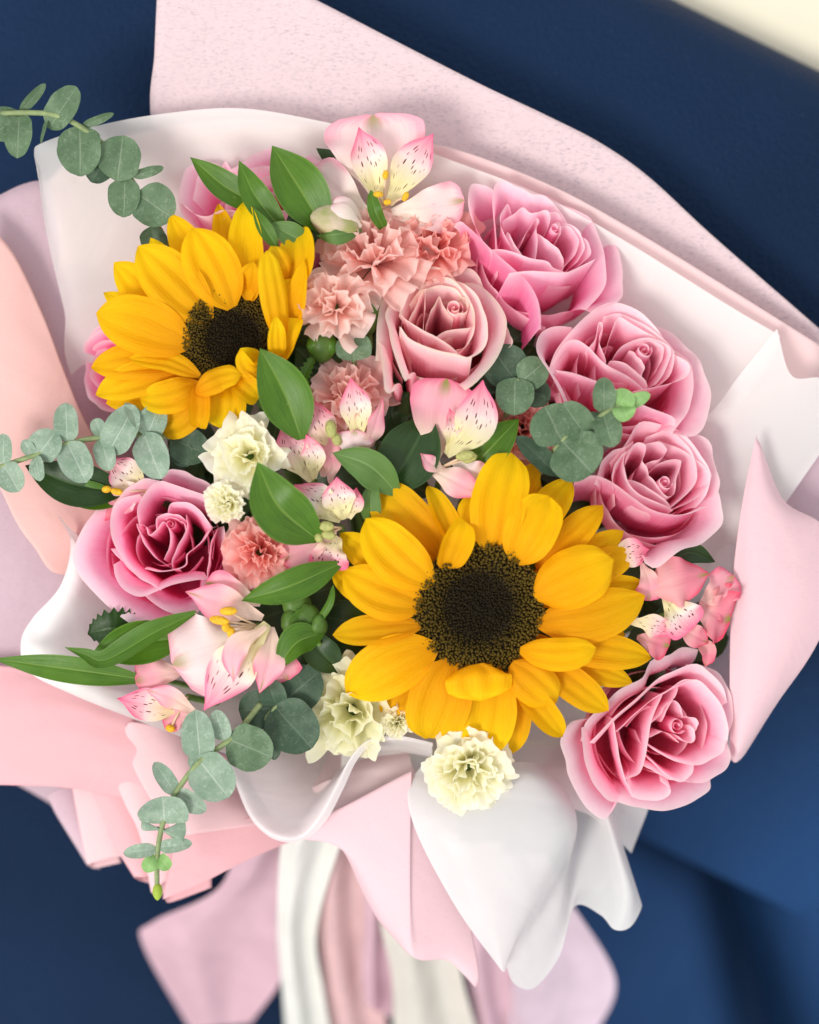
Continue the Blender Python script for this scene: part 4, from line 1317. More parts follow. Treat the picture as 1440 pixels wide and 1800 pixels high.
rose_drawn('large open pink rose at the lower right corner of the bouquet', (850, 700, 10), (.12, -.06, 1), 180, (960, 1120, 4.114), (958, 640, 15, -6), [
    ([(275, 600), (180, 630), (110, 760), (150, 900), (170, 1000), (240, 1150), (330, 1270), (440, 1332), (515, 1220)], -22, 26),
    ([(500, 1200), (640, 1230), (800, 1255), (950, 1250), (1100, 1185), (1200, 1115), (1212, 1030)], -20, 28),
    ([(960, 1040), (1120, 1062), (1260, 990), (1345, 900), (1345, 780)], -14, 16),
    ([(270, 760), (300, 620), (440, 470), (540, 380), (700, 300), (740, 220), (780, 168), (900, 130), (1000, 72), (1130, 92)], -12, 22),
    ([(1040, 200), (1130, 200), (1240, 250), (1310, 350), (1350, 460), (1368, 580), (1340, 720)], -14, 14),
    ([(600, 1030), (630, 1150), (760, 1192), (880, 1162), (912, 1105), (850, 1055)], -4, 20),
    ([(268, 660), (264, 780), (285, 910), (340, 1050), (430, 1170), (530, 1210)], -6, 3),
    ([(330, 770), (480, 600), (640, 460), (800, 310), (900, 255), (1080, 190), (1190, 260), (1290, 360), (1330, 480)], 0, 9),
    ([(500, 595), (506, 700), (535, 870), (580, 1040), (650, 1172)], 2, 1),
    ([(515, 690), (640, 560), (780, 440), (900, 370), (1000, 310), (1110, 312)], -2, 4),
    ([(850, 420), (960, 350), (1090, 306), (1200, 390), (1280, 520), (1322, 640), (1335, 780)], -1, 7),
    ([(1335, 740), (1290, 830), (1200, 885), (1090, 928), (950, 905), (820, 840), (735, 770)], 0, 12),
    ([(590, 1036), (680, 985), (716, 880), (740, 740), (757, 640), (800, 520), (862, 418)], 4, 0),
    ([(715, 850), (800, 940), (900, 1020), (990, 1046), (1060, 1000), (1092, 930)], -2, 4),
    ([(705, 925), (800, 985), (900, 1030), (990, 1048)], -4, 2),
    ([(750, 650), (830, 560), (862, 500), (930, 440), (972, 360)], -6, 1),
    ([(745, 740), (830, 690), (890, 700), (980, 770)], -10, 0),
    ([(850, 620), (876, 530), (928, 458), (985, 530), (1010, 590)], -6, 1),
    ([(940, 705), (1010, 755), (1062, 765), (1078, 690), (1060, 640)], -10, 3),
    ([(1000, 570), (1085, 590), (1100, 650), (1080, 700)], -14, 2),
], 'rose', 59, 112)
rose_drawn('open pink rose with one broad outer petal at the left edge', (720, 620, 26), (.02, -.12, 1), 175, (110, 810, 4.235), (800, 470, 9, -4), [
    ([(430, 235), (320, 250), (225, 370), (130, 520), (68, 690), (100, 820), (200, 950), (340, 1100), (520, 1230), (660, 1310), (800, 1338), (830, 1290)], -24, 40, dict(bulge=.8)),
    ([(600, 1000), (720, 1090), (860, 1150), (980, 1150), (1050, 1050), (1070, 900)], -16, 20),
    ([(730, 110), (800, 64), (900, 76), (1000, 120), (1100, 172), (1130, 250)], -16, 8),
    ([(1080, 870), (1180, 880), (1300, 800), (1240, 630), (1190, 480)], -10, 4),
    ([(340, 480), (365, 370), (420, 270), (490, 190), (600, 130), (710, 140)], -6, 10),
    ([(365, 765), (385, 860), (460, 960), (570, 1014), (700, 970), (850, 910), (1000, 882), (1080, 880)], -4, 20),
    ([(345, 650), (430, 740), (560, 860), (720, 965)], -2, 5),
    ([(700, 950), (580, 860), (440, 720), (370, 590), (345, 450), (370, 350), (440, 275), (560, 240)], 0, 12),
    ([(560, 490), (556, 350), (630, 210), (720, 146), (800, 160), (920, 210), (1070, 262), (1140, 360)], 2, 10),
    ([(600, 800), (720, 822), (850, 812), (925, 775), (935, 700), (1000, 640), (1060, 580), (1110, 500), (1150, 480)], 5, 2),
    ([(1070, 870), (1085, 740), (1110, 600), (1150, 495)], 1, 1),
    ([(770, 420), (798, 325), (880, 300), (980, 330), (1060, 420), (1115, 490)], 0, 4),
    ([(690, 520), (700, 430), (760, 390), (850, 400), (920, 440)], -3, 2),
    ([(880, 320), (980, 350), (1070, 440), (1125, 560), (1110, 720)], -10, 1),
    ([(535, 460), (590, 580), (680, 710), (790, 790), (860, 800)], 0, 0),
    ([(536, 462), (610, 480), (640, 552), (700, 510), (752, 458), (800, 540), (790, 650), (745, 730)], 1, 0),
    ([(912, 392), (925, 500), (862, 620), (818, 730), (806, 790)], 2, 0),
    ([(750, 425), (830, 425), (900, 460), (905, 520)], -2, 1),
], 'rose_hot', 61, 104)
rose_drawn('pink rose half hidden behind green leaves at the top left', (1390, 730, -14), (.0, -.62, 1), 200, (0, 100, 3), (1430, 690, 13, -2), [
    ([(1010, 885), (940, 780), (952, 650), (1000, 570), (1080, 542), (1190, 548)], -6, 12),
    ([(1150, 600), (1260, 556), (1350, 502), (1440, 472), (1520, 506), (1600, 490)], 0, 12),
    ([(1550, 530), (1600, 490), (1680, 530), (1809, 640), (1790, 760)], -8, 14),
    ([(945, 740), (1005, 810), (1080, 836), (1170, 805), (1270, 790)], 5, 4),
    ([(1010, 720), (1060, 612), (1150, 590), (1185, 545), (1240, 610)], -3, 4),
    ([(1180, 770), (1200, 655), (1280, 600), (1400, 575), (1500, 620), (1560, 720)], -1, 4),
    ([(1300, 770), (1330, 665), (1420, 625), (1500, 680), (1520, 780)], -2, 2),
    ([(1420, 600), (1465, 530), (1530, 620), (1570, 720)], 0, 2),
    ([(1580, 800), (1660, 700), (1680, 600), (1640, 540)], -3, 4),
    ([(1170, 830), (1300, 800), (1450, 812), (1600, 780), (1720, 700)], 8, 2),
], 'rose_hot', 73, 116)
roseq('pink rose almost hidden behind the left petals of the tilted sunflower', (208, 640, -50), 88, (-.3, -.1, 1), 10, 'rose_hot', 81, hand=1)

# ------------------------------------------------------------------ carnations
carnation('ruffled pink carnation seen from the side above the central rose', (652, 434, 14), 94, (-.1, -.5, 1), 'carn_pink', 3, 16, ruf=.11)
carnation('salmon carnation tucked left of the topmost rose', (768, 424, 0), 78, (.1, -.25, 1), 'carn_salmon', 5, 15, ruf=.1)
carnation('pale pink carnation with few broad petals right of the tilted sunflower', (582, 528, 40), 72, (-.15, -.2, 1), 'carn_pale', 8, 14, ruf=.16, w=.85, teeth=3, ser=.02)
carnation('dusty pink carnation behind a spotted lily below the central rose', (612, 688, 6), 80, (-.05, -.3, 1), 'carn_pink', 13, 16, ruf=.11)
carnation('small salmon carnation squeezed against the open left rose', (456, 968, 26), 66, (.1, -.1, 1), 'carn_salmon', 17, 20)
carnation('salmon carnation mostly hidden under the eucalyptus by the right roses', (918, 752, -40), 60, (0, -.1, 1), 'carn_salmon', 19, 28)
G_W = 'cream carnations in the bouquet'
carnation('plump cream carnation below the tilted sunflower', (436, 800, 52), 62, (-.05, -.05, 1), 'carn_white', 23, 15, ruf=.06, group=G_W, w=1.1, teeth=5, ser=.03, spread=1.15)
carnation('half open little cream carnation under the plump cream one', (396, 886, 56), 44, (-.3, .1, 1), 'carn_white', 29, 18, ruf=.1, group=G_W, w=.6, spread=.9)
carnation('cream carnation in a shade-darkened colour between dark eucalyptus and front sunflower', (612, 1256, -4), 84, (-.1, .1, 1), 'carn_shade', 31, 16, ruf=.09, group=G_W, w=1.0, ser=.04)
carnation('tiny cream carnation bud below the front sunflower', (698, 1272, 2), 32, (0, .1, 1), 'carn_white', 37, 16, group=G_W, spread=.8)
carnation('cream carnation hanging over the white ruffle at bottom centre', (826, 1358, 30), 76, (.05, .2, 1), 'carn_white', 41, 22, ruf=.08, group=G_W, w=.88, teeth=8, ser=.04, spread=1.2)

# ------------------------------------------------------------------ lilies (alstroemeria)
G_L = 'spotted pink lilies in the bouquet'


def lily(label, c, tepals, anthers=(), stem=True, amat='anther', fil=None):
    t = thing('peruvian_lily', label, 'lily', P(*c), G_L)
    for k, (mid, w, mat, kind, o) in enumerate(tepals):
        d = dict(cup=.14, crease=.1, ruffle=.2, fr=2.3, nu=15, nv=20, seed=k + int(c[0]))
        d.update(o)
        blade('tepal', mid, w * (1.02 if kind == 'spat' else 1.2), M[mat], t, kind=kind, **d)
    for (x, y, z, dx, dy, la, lb) in anthers:
        p = P(x, y, z)
        st = tube('filament', [P(*c), (P(*c) + p) / 2 + np.array([0, 0, 8 * S]), p], 2.2 * S, M['filament'], t, 6, 8)
        ellipsoid('anther', p + np.array([0, 0, 3 * S]), (dx, -dy, .15), la * S, lb * S, M[amat], t, nu=10, nv=8, rib=.12, nrib=2)
    if stem:
        add_stem(t, (c[0], c[1], c[2] - 20), 6)
    return t


lily('pale pink lily standing highest at the top of the bouquet', (674, 366, 0), [
    ([(670, 352, 0), (662, 275, 4), (656, 200, -4)], 148, 'tep_pale', 'obov', dict(cup=.1, ruffle=.12)),
    ([(650, 380, 2), (600, 340, 10), (547, 298, 2)], 68, 'tep_pale', 'obov', {}),
    ([(688, 372, 4), (750, 362, 12), (816, 352, 0)], 62, 'tep_pale', 'obov', dict(roll=20)),
    ([(690, 380, 0), (750, 384, 2), (804, 384, -10)], 44, 'tep_pale', 'obov', {}),
    ([(668, 358, 10), (654, 300, 26), (631, 223, 22)], 62, 'tep_spot', 'spat', dict(cup=.5)),
    ([(684, 360, 10), (718, 300, 26), (762, 235, 22)], 66, 'tep_spot', 'spat', dict(cup=.4)),
    ([(674, 400, 20), (660, 372, 40), (652, 334, 42)], 20, 'leaf', 'strap', {}),
], [(678, 308, 40, .2, -1, 8, 5), (665, 342, 42, 1, .1, 9, 5), (713, 346, 34, .3, -.5, 9, 5), (681, 356, 36, 1, 0, 7, 5)], amat='anther_gold')
lily('pink lily with one speckled petal below the central rose', (778, 820, 20), [
    ([(762, 812, 10), (772, 735, 30), (786, 666, 24)], 94, 'tep_pink', 'obov', dict(cup=.15)),
    ([(785, 800, 24), (832, 750, 46), (849, 668, 38)], 74, 'tep_spot', 'spat', dict(cup=.3)),
    ([(786, 796, 26), (796, 750, 44), (790, 716, 44)], 34, 'tep_spot', 'spat', dict(roll=30)),
    ([(786, 826, 26), (758, 815, 42), (739, 796, 44)], 30, 'tep_pink', 'spat', dict(roll=20)),
    ([(752, 822, 24), (800, 846, 46), (852, 872, 42)], 52, 'tep_pink', 'spat', dict(cup=-.2)),
    ([(796, 812, 22), (824, 830, 34), (850, 842, 26)], 44, 'tep_pale', 'obov', {}),
    ([(706, 852, -10), (730, 834, 8), (764, 814, 16)], 30, 'tep_pale', 'strap', dict(curl=1.2)),
], [(818, 801, 48, 1, -.15, 17, 8), (826, 806, 40, 1, -.4, 14, 7)], amat='anther_olive')
lily('pink lily with speckled petals in front of the dusty carnation', (612, 800, 14), [
    ([(596, 796, 16), (566, 750, 30), (548, 700, 22)], 54, 'tep_spot_pink', 'spat', {}),
    ([(630, 778, 26), (626, 720, 46), (617, 664, 42)], 54, 'tep_spot', 'spat', dict(cup=.3)),
    ([(634, 806, 20), (656, 760, 40), (673, 698, 36)], 34, 'tep_pink', 'spat', dict(roll=35)),
    ([(622, 806, 26), (622, 780, 42), (624, 756, 40)], 56, 'tep_pale', 'obov', dict(cup=-.2)),
], [(582, 754, 42, .15, 1, 16, 9), (592, 772, 36, .3, 1, 12, 8)], amat='anther_olive')
lily('small pink lily with speckled petals right of the plump cream carnation', (552, 846, 12), [
    ([(548, 846, 14), (518, 800, 30), (495, 744, 26)], 58, 'tep_spot_pink', 'spat', {}),
    ([(552, 842, 20), (552, 800, 38), (538, 764, 40)], 42, 'tep_spot', 'spat', dict(roll=-15)),
    ([(568, 838, 12), (572, 790, 24), (552, 750, 22)], 54, 'tep_rose', 'obov', {}),
    ([(580, 850, 10), (584, 812, 24), (578, 780, 18)], 34, 'tep_rose', 'obov', {}),
])
lily('speckled pink lily opening left of the front sunflower', (600, 928, 22), [
    ([(600, 914, 30), (556, 882, 50), (517, 852, 44)], 66, 'tep_spot', 'spat', dict(cup=.1, ruffle=.2)),
    ([(606, 912, 30), (596, 876, 54), (592, 838, 54)], 58, 'tep_spot', 'spat', dict(cup=.2, ruffle=.2)),
    ([(614, 912, 28), (622, 884, 46), (627, 857, 46)], 36, 'tep_spot_pink', 'spat', {}),
    ([(590, 934, 24), (545, 962, 34), (494, 984, 22)], 52, 'tep_rose', 'obov', dict(cup=.15)),
    ([(596, 944, 20), (582, 972, 34), (576, 1000, 26)], 58, 'tep_spot_pink', 'obov', {}),
], [(574, 925, 54, 1, .1, 14, 8), (578, 940, 48, 1, .2, 13, 8), (561, 945, 44, .3, 1, 9, 7), (570, 938, 40, 1, .6, 9, 6)], amat='anther_olive')
lily('large pale pink lily with golden anthers below the open left rose', (452, 1100, 16), [
    ([(458, 1062, 14), (410, 1042, 30), (362, 1024, 24)], 50, 'tep_pink', 'obov', {}),
    ([(462, 1086, 20), (395, 1062, 40), (326, 1040, 30)], 64, 'tep_pink', 'spat', {}),
    ([(446, 1112, 20), (380, 1140, 44), (304, 1168, 30)], 132, 'tep_pale', 'obov', dict(cup=-.25)),
    ([(470, 1096, 34), (420, 1160, 58), (358, 1248, 40)], 84, 'tep_spot', 'spat', dict(cup=-.25)),
    ([(468, 1102, 46), (415, 1140, 74), (410, 1202, 66)], 44, 'tep_pink', 'spat', dict(roll=20)),
    ([(478, 1102, 26), (474, 1160, 48), (456, 1218, 38)], 54, 'tep_pink', 'spat', dict(roll=-15)),
    ([(470, 1140, 10), (490, 1170, 16), (506, 1196, 4)], 58, 'tep_rose', 'obov', {}),
], [(402, 1074, 62, 1, -.05, 16, 7), (386, 1090, 62, 1, .15, 18, 7), (398, 1102, 58, .1, 1, 9, 7), (407, 1112, 58, .1, 1, 10, 7)], amat='anther_gold')
lily('pink lily lying sideways above the pleated felt at lower left', (330, 1225, 0), [
    ([(318, 1182, 6), (280, 1186, 20), (238, 1198, 10)], 70, 'tep_rose', 'obov', dict(cup=-.3)),
    ([(330, 1246, 6), (270, 1240, 22), (206, 1228, 14)], 58, 'tep_spot_pink', 'spat', {}),
    ([(345, 1252, 14), (300, 1226, 32), (256, 1212, 26)], 38, 'tep_pink', 'spat', {}),
    ([(350, 1266, 4), (320, 1258, 14), (285, 1262, 4)], 46, 'tep_rose', 'obov', {}),
], [(300, 1280, 12, 1, .2, 9, 6)], amat='anther_gold')
lily('reddish pink lily cluster with green tips at the right, between two roses', (1185, 1075, -6), [
    ([(1232, 1062, -6), (1262, 1040, 4), (1290, 1012, -4)], 56, 'tep_rose', 'obov', dict(ruffle=.3)),
    ([(1228, 1066, -6), (1255, 1078, 6), (1284, 1090, -6)], 84, 'tep_red', 'obov', dict(ruffle=.3)),
    ([(1236, 1056, -10), (1262, 1058, -2), (1286, 1062, -10)], 60, 'tep_red', 'obov', dict(ruffle=.25)),
    ([(1168, 1050, 10), (1192, 1078, 22), (1216, 1106, 12)], 64, 'tep_spot', 'obov', {}),
    ([(1200, 1106, 2), (1222, 1118, 10), (1246, 1130, 0)], 34, 'tep_red', 'lance', {}),
    ([(1148, 1036, 20), (1196, 1022, 38), (1248, 1008, 24)], 76, 'tep_red', 'ovate', dict(cup=-.4)),
    ([(1108, 1092, 6), (1146, 1098, 20), (1188, 1114, 10)], 44, 'tep_spot_pink', 'spat', dict(roll=20)),
    ([(1120, 1120, -8), (1150, 1128, 0), (1176, 1136, -6)], 50, 'tep_red', 'obov', {}),
    ([(1128, 990, 10), (1142, 1024, 22), (1140, 1056, 10)], 40, 'tep_rose', 'obov', {}),
    ([(1070, 985, 0), (1108, 972, 14), (1142, 966, 6)], 52, 'tep_spot_pink', 'spat', {}),
    ([(1232, 1128, -14), (1244, 1146, -6), (1240, 1172, -12)], 30, 'tep_red', 'ovate', dict(curl=1.2)),
])
lily('whitish striped lily peeping out above the open left rose', (262, 862, -20), [
    ([(262, 868, -20), (226, 838, -8), (186, 806, -14)], 60, 'tep_spot', 'spat', {}),
    ([(262, 872, -24), (235, 868, -12), (200, 880, -16)], 50, 'tep_pale', 'obov', {}),
    ([(230, 880, -24), (200, 890, -18), (170, 900, -24)], 34, 'tep_red', 'obov', {}),
], [(188, 860, 0, 1, -.1, 9, 6), (206, 864, 0, 1, .2, 12, 6)], amat='anther_gold')

# closed lily buds
bd = thing('lily_bud', 'closed pale green and pink lily bud left of the topmost lily', 'bud', P(620, 400, -10))
ellipsoid('bud', P(590, 392, 22), (-1, .25, .2), 46 * S, 32 * S, M['bud_pale'], bd, tip=.35, rib=.12, nrib=3)
for k, (mid, w) in enumerate([([(636, 398, 26), (600, 376, 50), (552, 372, 24)], 40), ([(636, 404, 26), (590, 412, 52), (556, 414, 26)], 34), ([(636, 388, 16), (600, 358, 36), (572, 366, 30)], 32)]):
    blade('tepal', mid, w, M['leaf_blue'] if k == 1 else M['tep_pale'], bd, kind='lance', cup=-.4, seed=k)
add_stem(bd, (634, 400, 4), 5)
bd = thing('flower_bud', 'round green bud below the pale pink carnation', 'bud', P(566, 610, -10))
ellipsoid('bud', P(566, 606, 4), (.1, .9, .6), 34 * S, 26 * S, M['bud'], bd, tip=.4)
for k, (mid, w) in enumerate([([(560, 630, 8), (552, 606, 26), (556, 578, 12)], 26), ([(572, 632, 8), (580, 606, 26), (574, 578, 12)], 26)]):
    blade('sepal', mid, w, M['leaf'], bd, kind='lance', cup=-.4, seed=k)
add_stem(bd, (566, 630, -10), 5)
bd = thing('flower_bud', 'green lily bud cluster under the leaf left of the front sunflower', 'bud', P(535, 1100, -20))
for k, (x, y, la, lb) in enumerate([(520, 1062, 36, 26), (540, 1085, 30, 24), (512, 1092, 26, 20), (560, 1100, 24, 16)]):
    ellipsoid('bud', P(x, y, 2 + 5 * k), (-.2 + .1 * k, .8, .5), la * S, lb * S, M['bud'], bd, tip=.4, rib=.08, nrib=3)
    tube('stalk', PP([(x, y, 0), (540, 1120, -40)]), 4 * S, M['stem'], bd, 6, 6)
add_stem(bd, (540, 1120, -40), 5)
bd = thing('flower_bud', 'narrow pinkish green bud left of the central rose', 'bud', P(650, 580, -10))
ellipsoid('bud', P(648, 552, 6), (.1, 1, .3), 40 * S, 20 * S, M['bud'], bd, tip=.5)
blade('petal', [(650, 560, 16), (648, 530, 26), (644, 508, 16)], 26, M['carn_pale'], bd, kind='lance', cup=-.3)
add_stem(bd, (650, 585, -10), 5)

# ------------------------------------------------------------------ leaves
G_V = 'green leaves between the flowers'


def leafy(label, c, leaves, mat='leaf', r=5):
    t = thing('leaf_sprig', label, 'leaves', P(*c), G_V)
    for k, q in enumerate(leaves):
        mid, w = q[:2]
        o = dict(kind='lance', cup=.35, crease=.1, ruffle=.06, seed=k + int(c[0]), nu=15, nv=24)
        if len(q) > 2:
            o.update(q[2])
        m = o.pop('mat', mat)
        blade('leaf', mid, w, M[m], t, **o)
    add_stem(t, c, r)
    return t


leafy('fan of upright green leaves in front of the rose at the top left', (520, 420, -10), [
    ([(560, 310, -14), (590, 290, -6), (556, 260, 0)], 36, dict(mat='leaf_dark')),
    ([(478, 372, 4), (400, 330, 18), (334, 276, 12)], 52),
    ([(572, 408, 10), (530, 335, 36), (478, 256, 24)], 88),
    ([(560, 420, 0), (545, 385, 14), (520, 350, 6)], 90, dict(mat='leaf_dark')),
    ([(505, 415, 20), (450, 345, 42), (420, 282, 34)], 50),
    ([(490, 440, 40), (468, 405, 52), (444, 364, 48)], 26),
    ([(545, 432, 30), (510, 412, 44), (474, 392, 44)], 42, dict(mat='leaf_blue')),
])
leafy('broad upright leaf between the tilted sunflower and the dusty carnation', (536, 780, 10), [
    ([(530, 772, 30), (500, 690, 66), (457, 612, 60)], 88),
])
leafy('broad leaf resting on the plump cream carnation', (566, 950, 20), [
    ([(560, 950, 40), (490, 890, 86), (452, 812, 74)], 92),
    ([(600, 990, 30), (510, 1030, 64), (424, 1056, 50)], 56),
])
leafy('greyish folded leaf and dark leaf above the front sunflower', (690, 900, -10), [
    ([(680, 862, 12), (720, 800, 26), (758, 726, 14)], 104, dict(mat='leaf_dark')),
    ([(700, 870, 20), (648, 818, 52), (584, 796, 44)], 64, dict(mat='leaf_blue', roll=-15)),
    ([(655, 930, 10), (652, 880, 32), (660, 840, 30)], 36, dict(mat='leaf_blue')),
])
leafy('green leaf right of the speckled lily below the central rose', (830, 830, 0), [
    ([(826, 826, 14), (868, 782, 30), (912, 736, 20)], 60),
])
leafy('long pointed leaf reaching past the lower left edge', (270, 1190, -10), [
    ([(262, 1196, 4), (120, 1176, 24), (-14, 1158, 20)], 48, dict(cup=.2)),
    ([(330, 1120, 6), (240, 1130, 20), (160, 1150, 12)], 76, dict(mat='leaf')),
    ([(345, 1076, 30), (270, 1112, 44), (185, 1160, 40), (150, 1150, 36), (114, 1138, 34)], 44, dict(roll=25)),
    ([(240, 1110, -8), (195, 1105, 2), (154, 1114, -4)], 70, dict(mat='leaf_dark', kind='ser', serr=.35, nv=46)),
])
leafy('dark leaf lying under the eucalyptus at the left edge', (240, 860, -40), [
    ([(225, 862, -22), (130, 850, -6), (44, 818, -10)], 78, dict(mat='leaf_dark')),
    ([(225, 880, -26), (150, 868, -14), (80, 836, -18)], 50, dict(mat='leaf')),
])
leafy('small curled leaf between the large pale lily and front sunflower', (560, 1130, 0), [
    ([(568, 1112, 20), (520, 1130, 46), (488, 1176, 40)], 56, dict(roll=20)),
    ([(560, 1075, 10), (530, 1100, 24), (510, 1120, 22)], 50),
    ([(556, 1098, 20), (580, 1060, 34), (586, 1028, 30)], 13, dict(kind='strap')),
    ([(600, 1180, -20), (560, 1140, -6), (540, 1100, -10)], 60, dict(mat='leaf_dark')),
])
leafy('dark leaf tip under the third rose on the right', (1180, 1000, -40), [
    ([(1160, 1000, -20), (1210, 972, -10), (1258, 988, -18)], 40, dict(mat='leaf_dark')),
])
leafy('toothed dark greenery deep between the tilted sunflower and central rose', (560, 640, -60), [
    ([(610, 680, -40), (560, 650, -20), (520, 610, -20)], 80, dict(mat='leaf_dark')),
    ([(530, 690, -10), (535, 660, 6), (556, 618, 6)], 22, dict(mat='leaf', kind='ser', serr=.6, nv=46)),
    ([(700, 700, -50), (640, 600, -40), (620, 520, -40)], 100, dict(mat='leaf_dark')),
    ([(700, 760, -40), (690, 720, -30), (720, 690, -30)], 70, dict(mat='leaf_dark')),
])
# dark filler foliage deep in the bunch
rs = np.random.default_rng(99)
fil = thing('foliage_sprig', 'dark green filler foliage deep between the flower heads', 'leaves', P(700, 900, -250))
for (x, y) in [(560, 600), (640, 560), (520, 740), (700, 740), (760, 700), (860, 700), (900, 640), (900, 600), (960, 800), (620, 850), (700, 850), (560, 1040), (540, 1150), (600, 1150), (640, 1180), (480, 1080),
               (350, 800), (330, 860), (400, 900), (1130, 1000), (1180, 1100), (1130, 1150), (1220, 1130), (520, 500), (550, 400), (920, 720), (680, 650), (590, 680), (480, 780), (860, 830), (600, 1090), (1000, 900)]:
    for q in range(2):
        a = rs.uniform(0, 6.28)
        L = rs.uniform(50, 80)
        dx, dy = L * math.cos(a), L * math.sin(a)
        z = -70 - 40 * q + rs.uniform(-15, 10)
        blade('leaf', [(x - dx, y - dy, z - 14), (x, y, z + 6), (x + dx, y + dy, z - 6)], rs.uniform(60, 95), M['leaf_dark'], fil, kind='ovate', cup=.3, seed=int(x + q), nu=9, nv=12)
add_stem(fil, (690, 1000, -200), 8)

# ------------------------------------------------------------------ eucalyptus
G_E = 'eucalyptus sprigs in the bouquet'


def euc(label, stem, leaves, mat, z=30, r=4.5, anchor=True):
    x0, y0 = stem[-1][:2]
    t = thing('eucalyptus_sprig', label, 'eucalyptus', P(x0, y0, z - 20), G_E)
    pts = [(p[0], p[1], p[2] if len(p) > 2 else z) for p in stem]
    tube('stem', PP(pts), r * S, M['stem_euc'], t, 7, 8 * len(pts), taper=1.25)
    for k, q in enumerate(leaves):
        bx, by, tx, ty, w = q[:5]
        o = dict(kind='round', cup=.18, crease=.05, ruffle=.05, seed=k + int(x0), nu=15, nv=20)
        zb, zm, zt = z, z + 10, z + 6
        if len(q) > 5:
            e = dict(q[5])
            dz = e.pop('dz', 0)
            zb, zm, zt = zb + dz * .4, zm + dz, zt + dz
            o.update(e)
        m = o.pop('mat', mat)
        blade('leaf', [(bx, by, zb), ((bx + tx) / 2, (by + ty) / 2, zm), (tx, ty, zt)], w * 1.04, M[m], t, **o)
    if anchor:
        add_stem(t, (x0, y0, pts[-1][2]), r, 'stem_euc')
    return t


euc('long eucalyptus sprig reaching past the top left corner of the white sheet', [(-14, 200, 20), (45, 198, 22), (95, 202, 22), (140, 222, 18), (190, 262, 8), (230, 315, -4), (250, 350, -10), (290, 420, -40)], [
    (36, 197, -14, 240, 56), (34, 198, 30, 278, 48, dict(dz=10)), (35, 197, 80, 147, 18, dict(roll=30)), (86, 226, 134, 152, 50, dict(dz=6)), (84, 206, 72, 252, 12, dict(roll=40)),
    (144, 222, 200, 199, 15, dict(roll=35)), (196, 262, 160, 320, 52, dict(mat='euc_dark', dz=-16)), (140, 222, 141, 310, 74, dict(dz=6)), (206, 318, 216, 238, 72, dict(dz=-2)),
    (232, 310, 288, 294, 18, dict(roll=30, dz=-6)), (220, 312, 217, 382, 54, dict(dz=-10)), (242, 340, 304, 384, 74, dict(dz=-8)), (266, 398, 276, 446, 46, dict(dz=-40, mat='euc_dark')),
], 'euc', 12)
euc('silvery eucalyptus sprig pointing left above the open left rose', [(-10, 824, 16), (55, 802, 18), (120, 780, 18), (180, 768, 16), (250, 764, 10), (330, 772, -10)], [
    (5, 816, 6, 762, 32), (5, 816, 34, 864, 46), (58, 800, 40, 774, 22), (62, 802, 70, 846, 32, dict(roll=25)), (64, 804, 98, 758, 56), (118, 778, 115, 708, 42), (118, 778, 152, 848, 55, dict(dz=8)),
    (180, 766, 166, 736, 26), (178, 770, 192, 828, 36), (190, 798, 236, 712, 56, dict(dz=8)), (262, 764, 220, 708, 26, dict(roll=30, dz=6)), (258, 768, 280, 712, 48), (252, 762, 284, 842, 56, dict(dz=14)),
    (300, 770, 366, 800, 62, dict(mat='euc_dark', dz=-20)), (310, 776, 330, 820, 40, dict(mat='euc_dark', dz=-24)),
], 'euc_pale', 18)
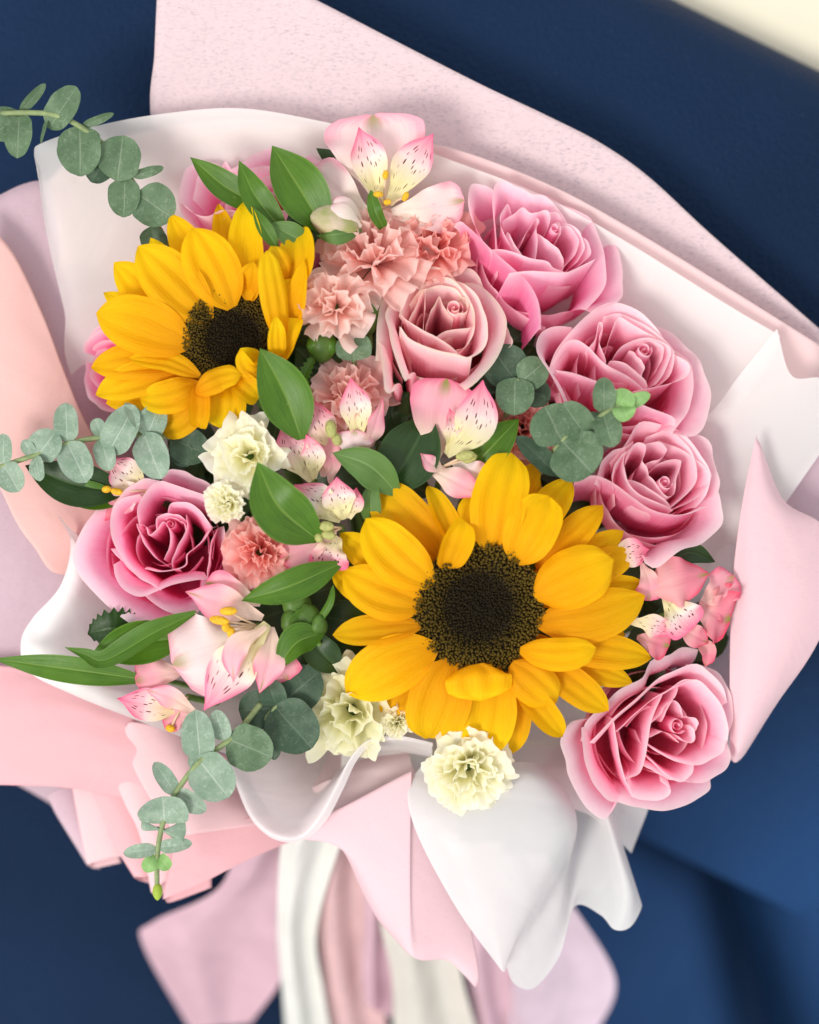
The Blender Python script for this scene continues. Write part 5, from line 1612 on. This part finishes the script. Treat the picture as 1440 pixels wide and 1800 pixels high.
e = euc('eucalyptus sprig hanging down over the pleated felt at lower left', [(276, 1576, 26), (277, 1500, 28), (288, 1440, 30), (305, 1400, 30), (350, 1340, 30), (410, 1295, 24), (460, 1235, 0)], [
    (352, 1336, 344, 1248, 56, dict(dz=4)), (395, 1302, 378, 1248, 34), (400, 1298, 478, 1332, 76, dict(mat='euc')), (350, 1338, 332, 1330, 30, dict(dz=-6)), (346, 1332, 402, 1402, 74, dict(dz=6)),
    (310, 1396, 271, 1340, 30, dict(roll=20)), (308, 1393, 362, 1426, 34), (288, 1456, 285, 1462, 76, dict(dz=-4)), (290, 1448, 285, 1400, 84, dict(dz=6)),
    (277, 1492, 217, 1500, 24, dict(roll=15)), (278, 1490, 338, 1482, 24, dict(roll=-15)), (278, 1506, 252, 1530, 26, dict(mat='euc_tip')), (278, 1506, 298, 1528, 26, dict(mat='euc_tip')),
], 'euc_pale', 28)
ellipsoid('bud', P(277, 1568, 28), (0, -1, 0), 15 * S, 9 * S, M['bud_tip'], e, tip=.4)
euc('dark eucalyptus leaves between the pale lily and the shade-darkened cream carnation', [(440, 1300, -10), (486, 1242, -4), (560, 1180, -40)], [
    (486, 1244, 420, 1250, 66, dict(dz=-6)), (478, 1262, 482, 1336, 32, dict(dz=-8)), (488, 1242, 562, 1180, 78, dict(dz=-10)), (482, 1240, 548, 1316, 88, dict(dz=6)), (486, 1240, 470, 1196, 46, dict(dz=4)),
], 'euc_dark', -2)
euc('eucalyptus sprig with pale green tip lying across the right-hand roses', [(1100, 706, 62), (1065, 725, 62), (1045, 740, 60), (1010, 760, 56), (986, 778, 48), (950, 830, 0)], [
    (985, 836, 908, 768, 40, dict(mat='euc_dark', dz=-20, roll=20)), (990, 778, 958, 714, 84, dict(dz=-4)), (990, 776, 1042, 832, 92, dict(dz=4)), (1034, 772, 990, 708, 54, dict(dz=8)),
    (1058, 726, 1040, 780, 58, dict(dz=-2)), (1062, 726, 1062, 663, 38, dict(dz=10)), (1060, 724, 1078, 786, 46, dict(dz=12)), (1086, 718, 1106, 686, 40, dict(mat='euc_tip', dz=8)),
    (1092, 716, 1143, 692, 24, dict(mat='euc_tip', dz=6)), (1092, 712, 1106, 738, 38, dict(mat='euc_tip', dz=14)),
], 'euc', 56)
euc('small dark eucalyptus rosette right of the central rose', [(912, 666, 14), (900, 700, -10), (880, 760, -60)], [
    (908, 672, 866, 612, 76, dict(mat='euc_dark', dz=-16)), (915, 676, 966, 704, 50, dict(mat='euc_dark', dz=-20)), (915, 672, 958, 636, 54, dict(dz=0)), (906, 664, 904, 730, 64, dict(dz=6)), (880, 690, 862, 650, 60, dict(mat='euc_dark', dz=-30)),
], 'euc', 12)
euc('single round eucalyptus leaf under the pale pink carnation', [(622, 632, 0), (630, 680, -50)], [
    (622, 634, 622, 584, 60, dict(dz=8)),
], 'euc', 8)
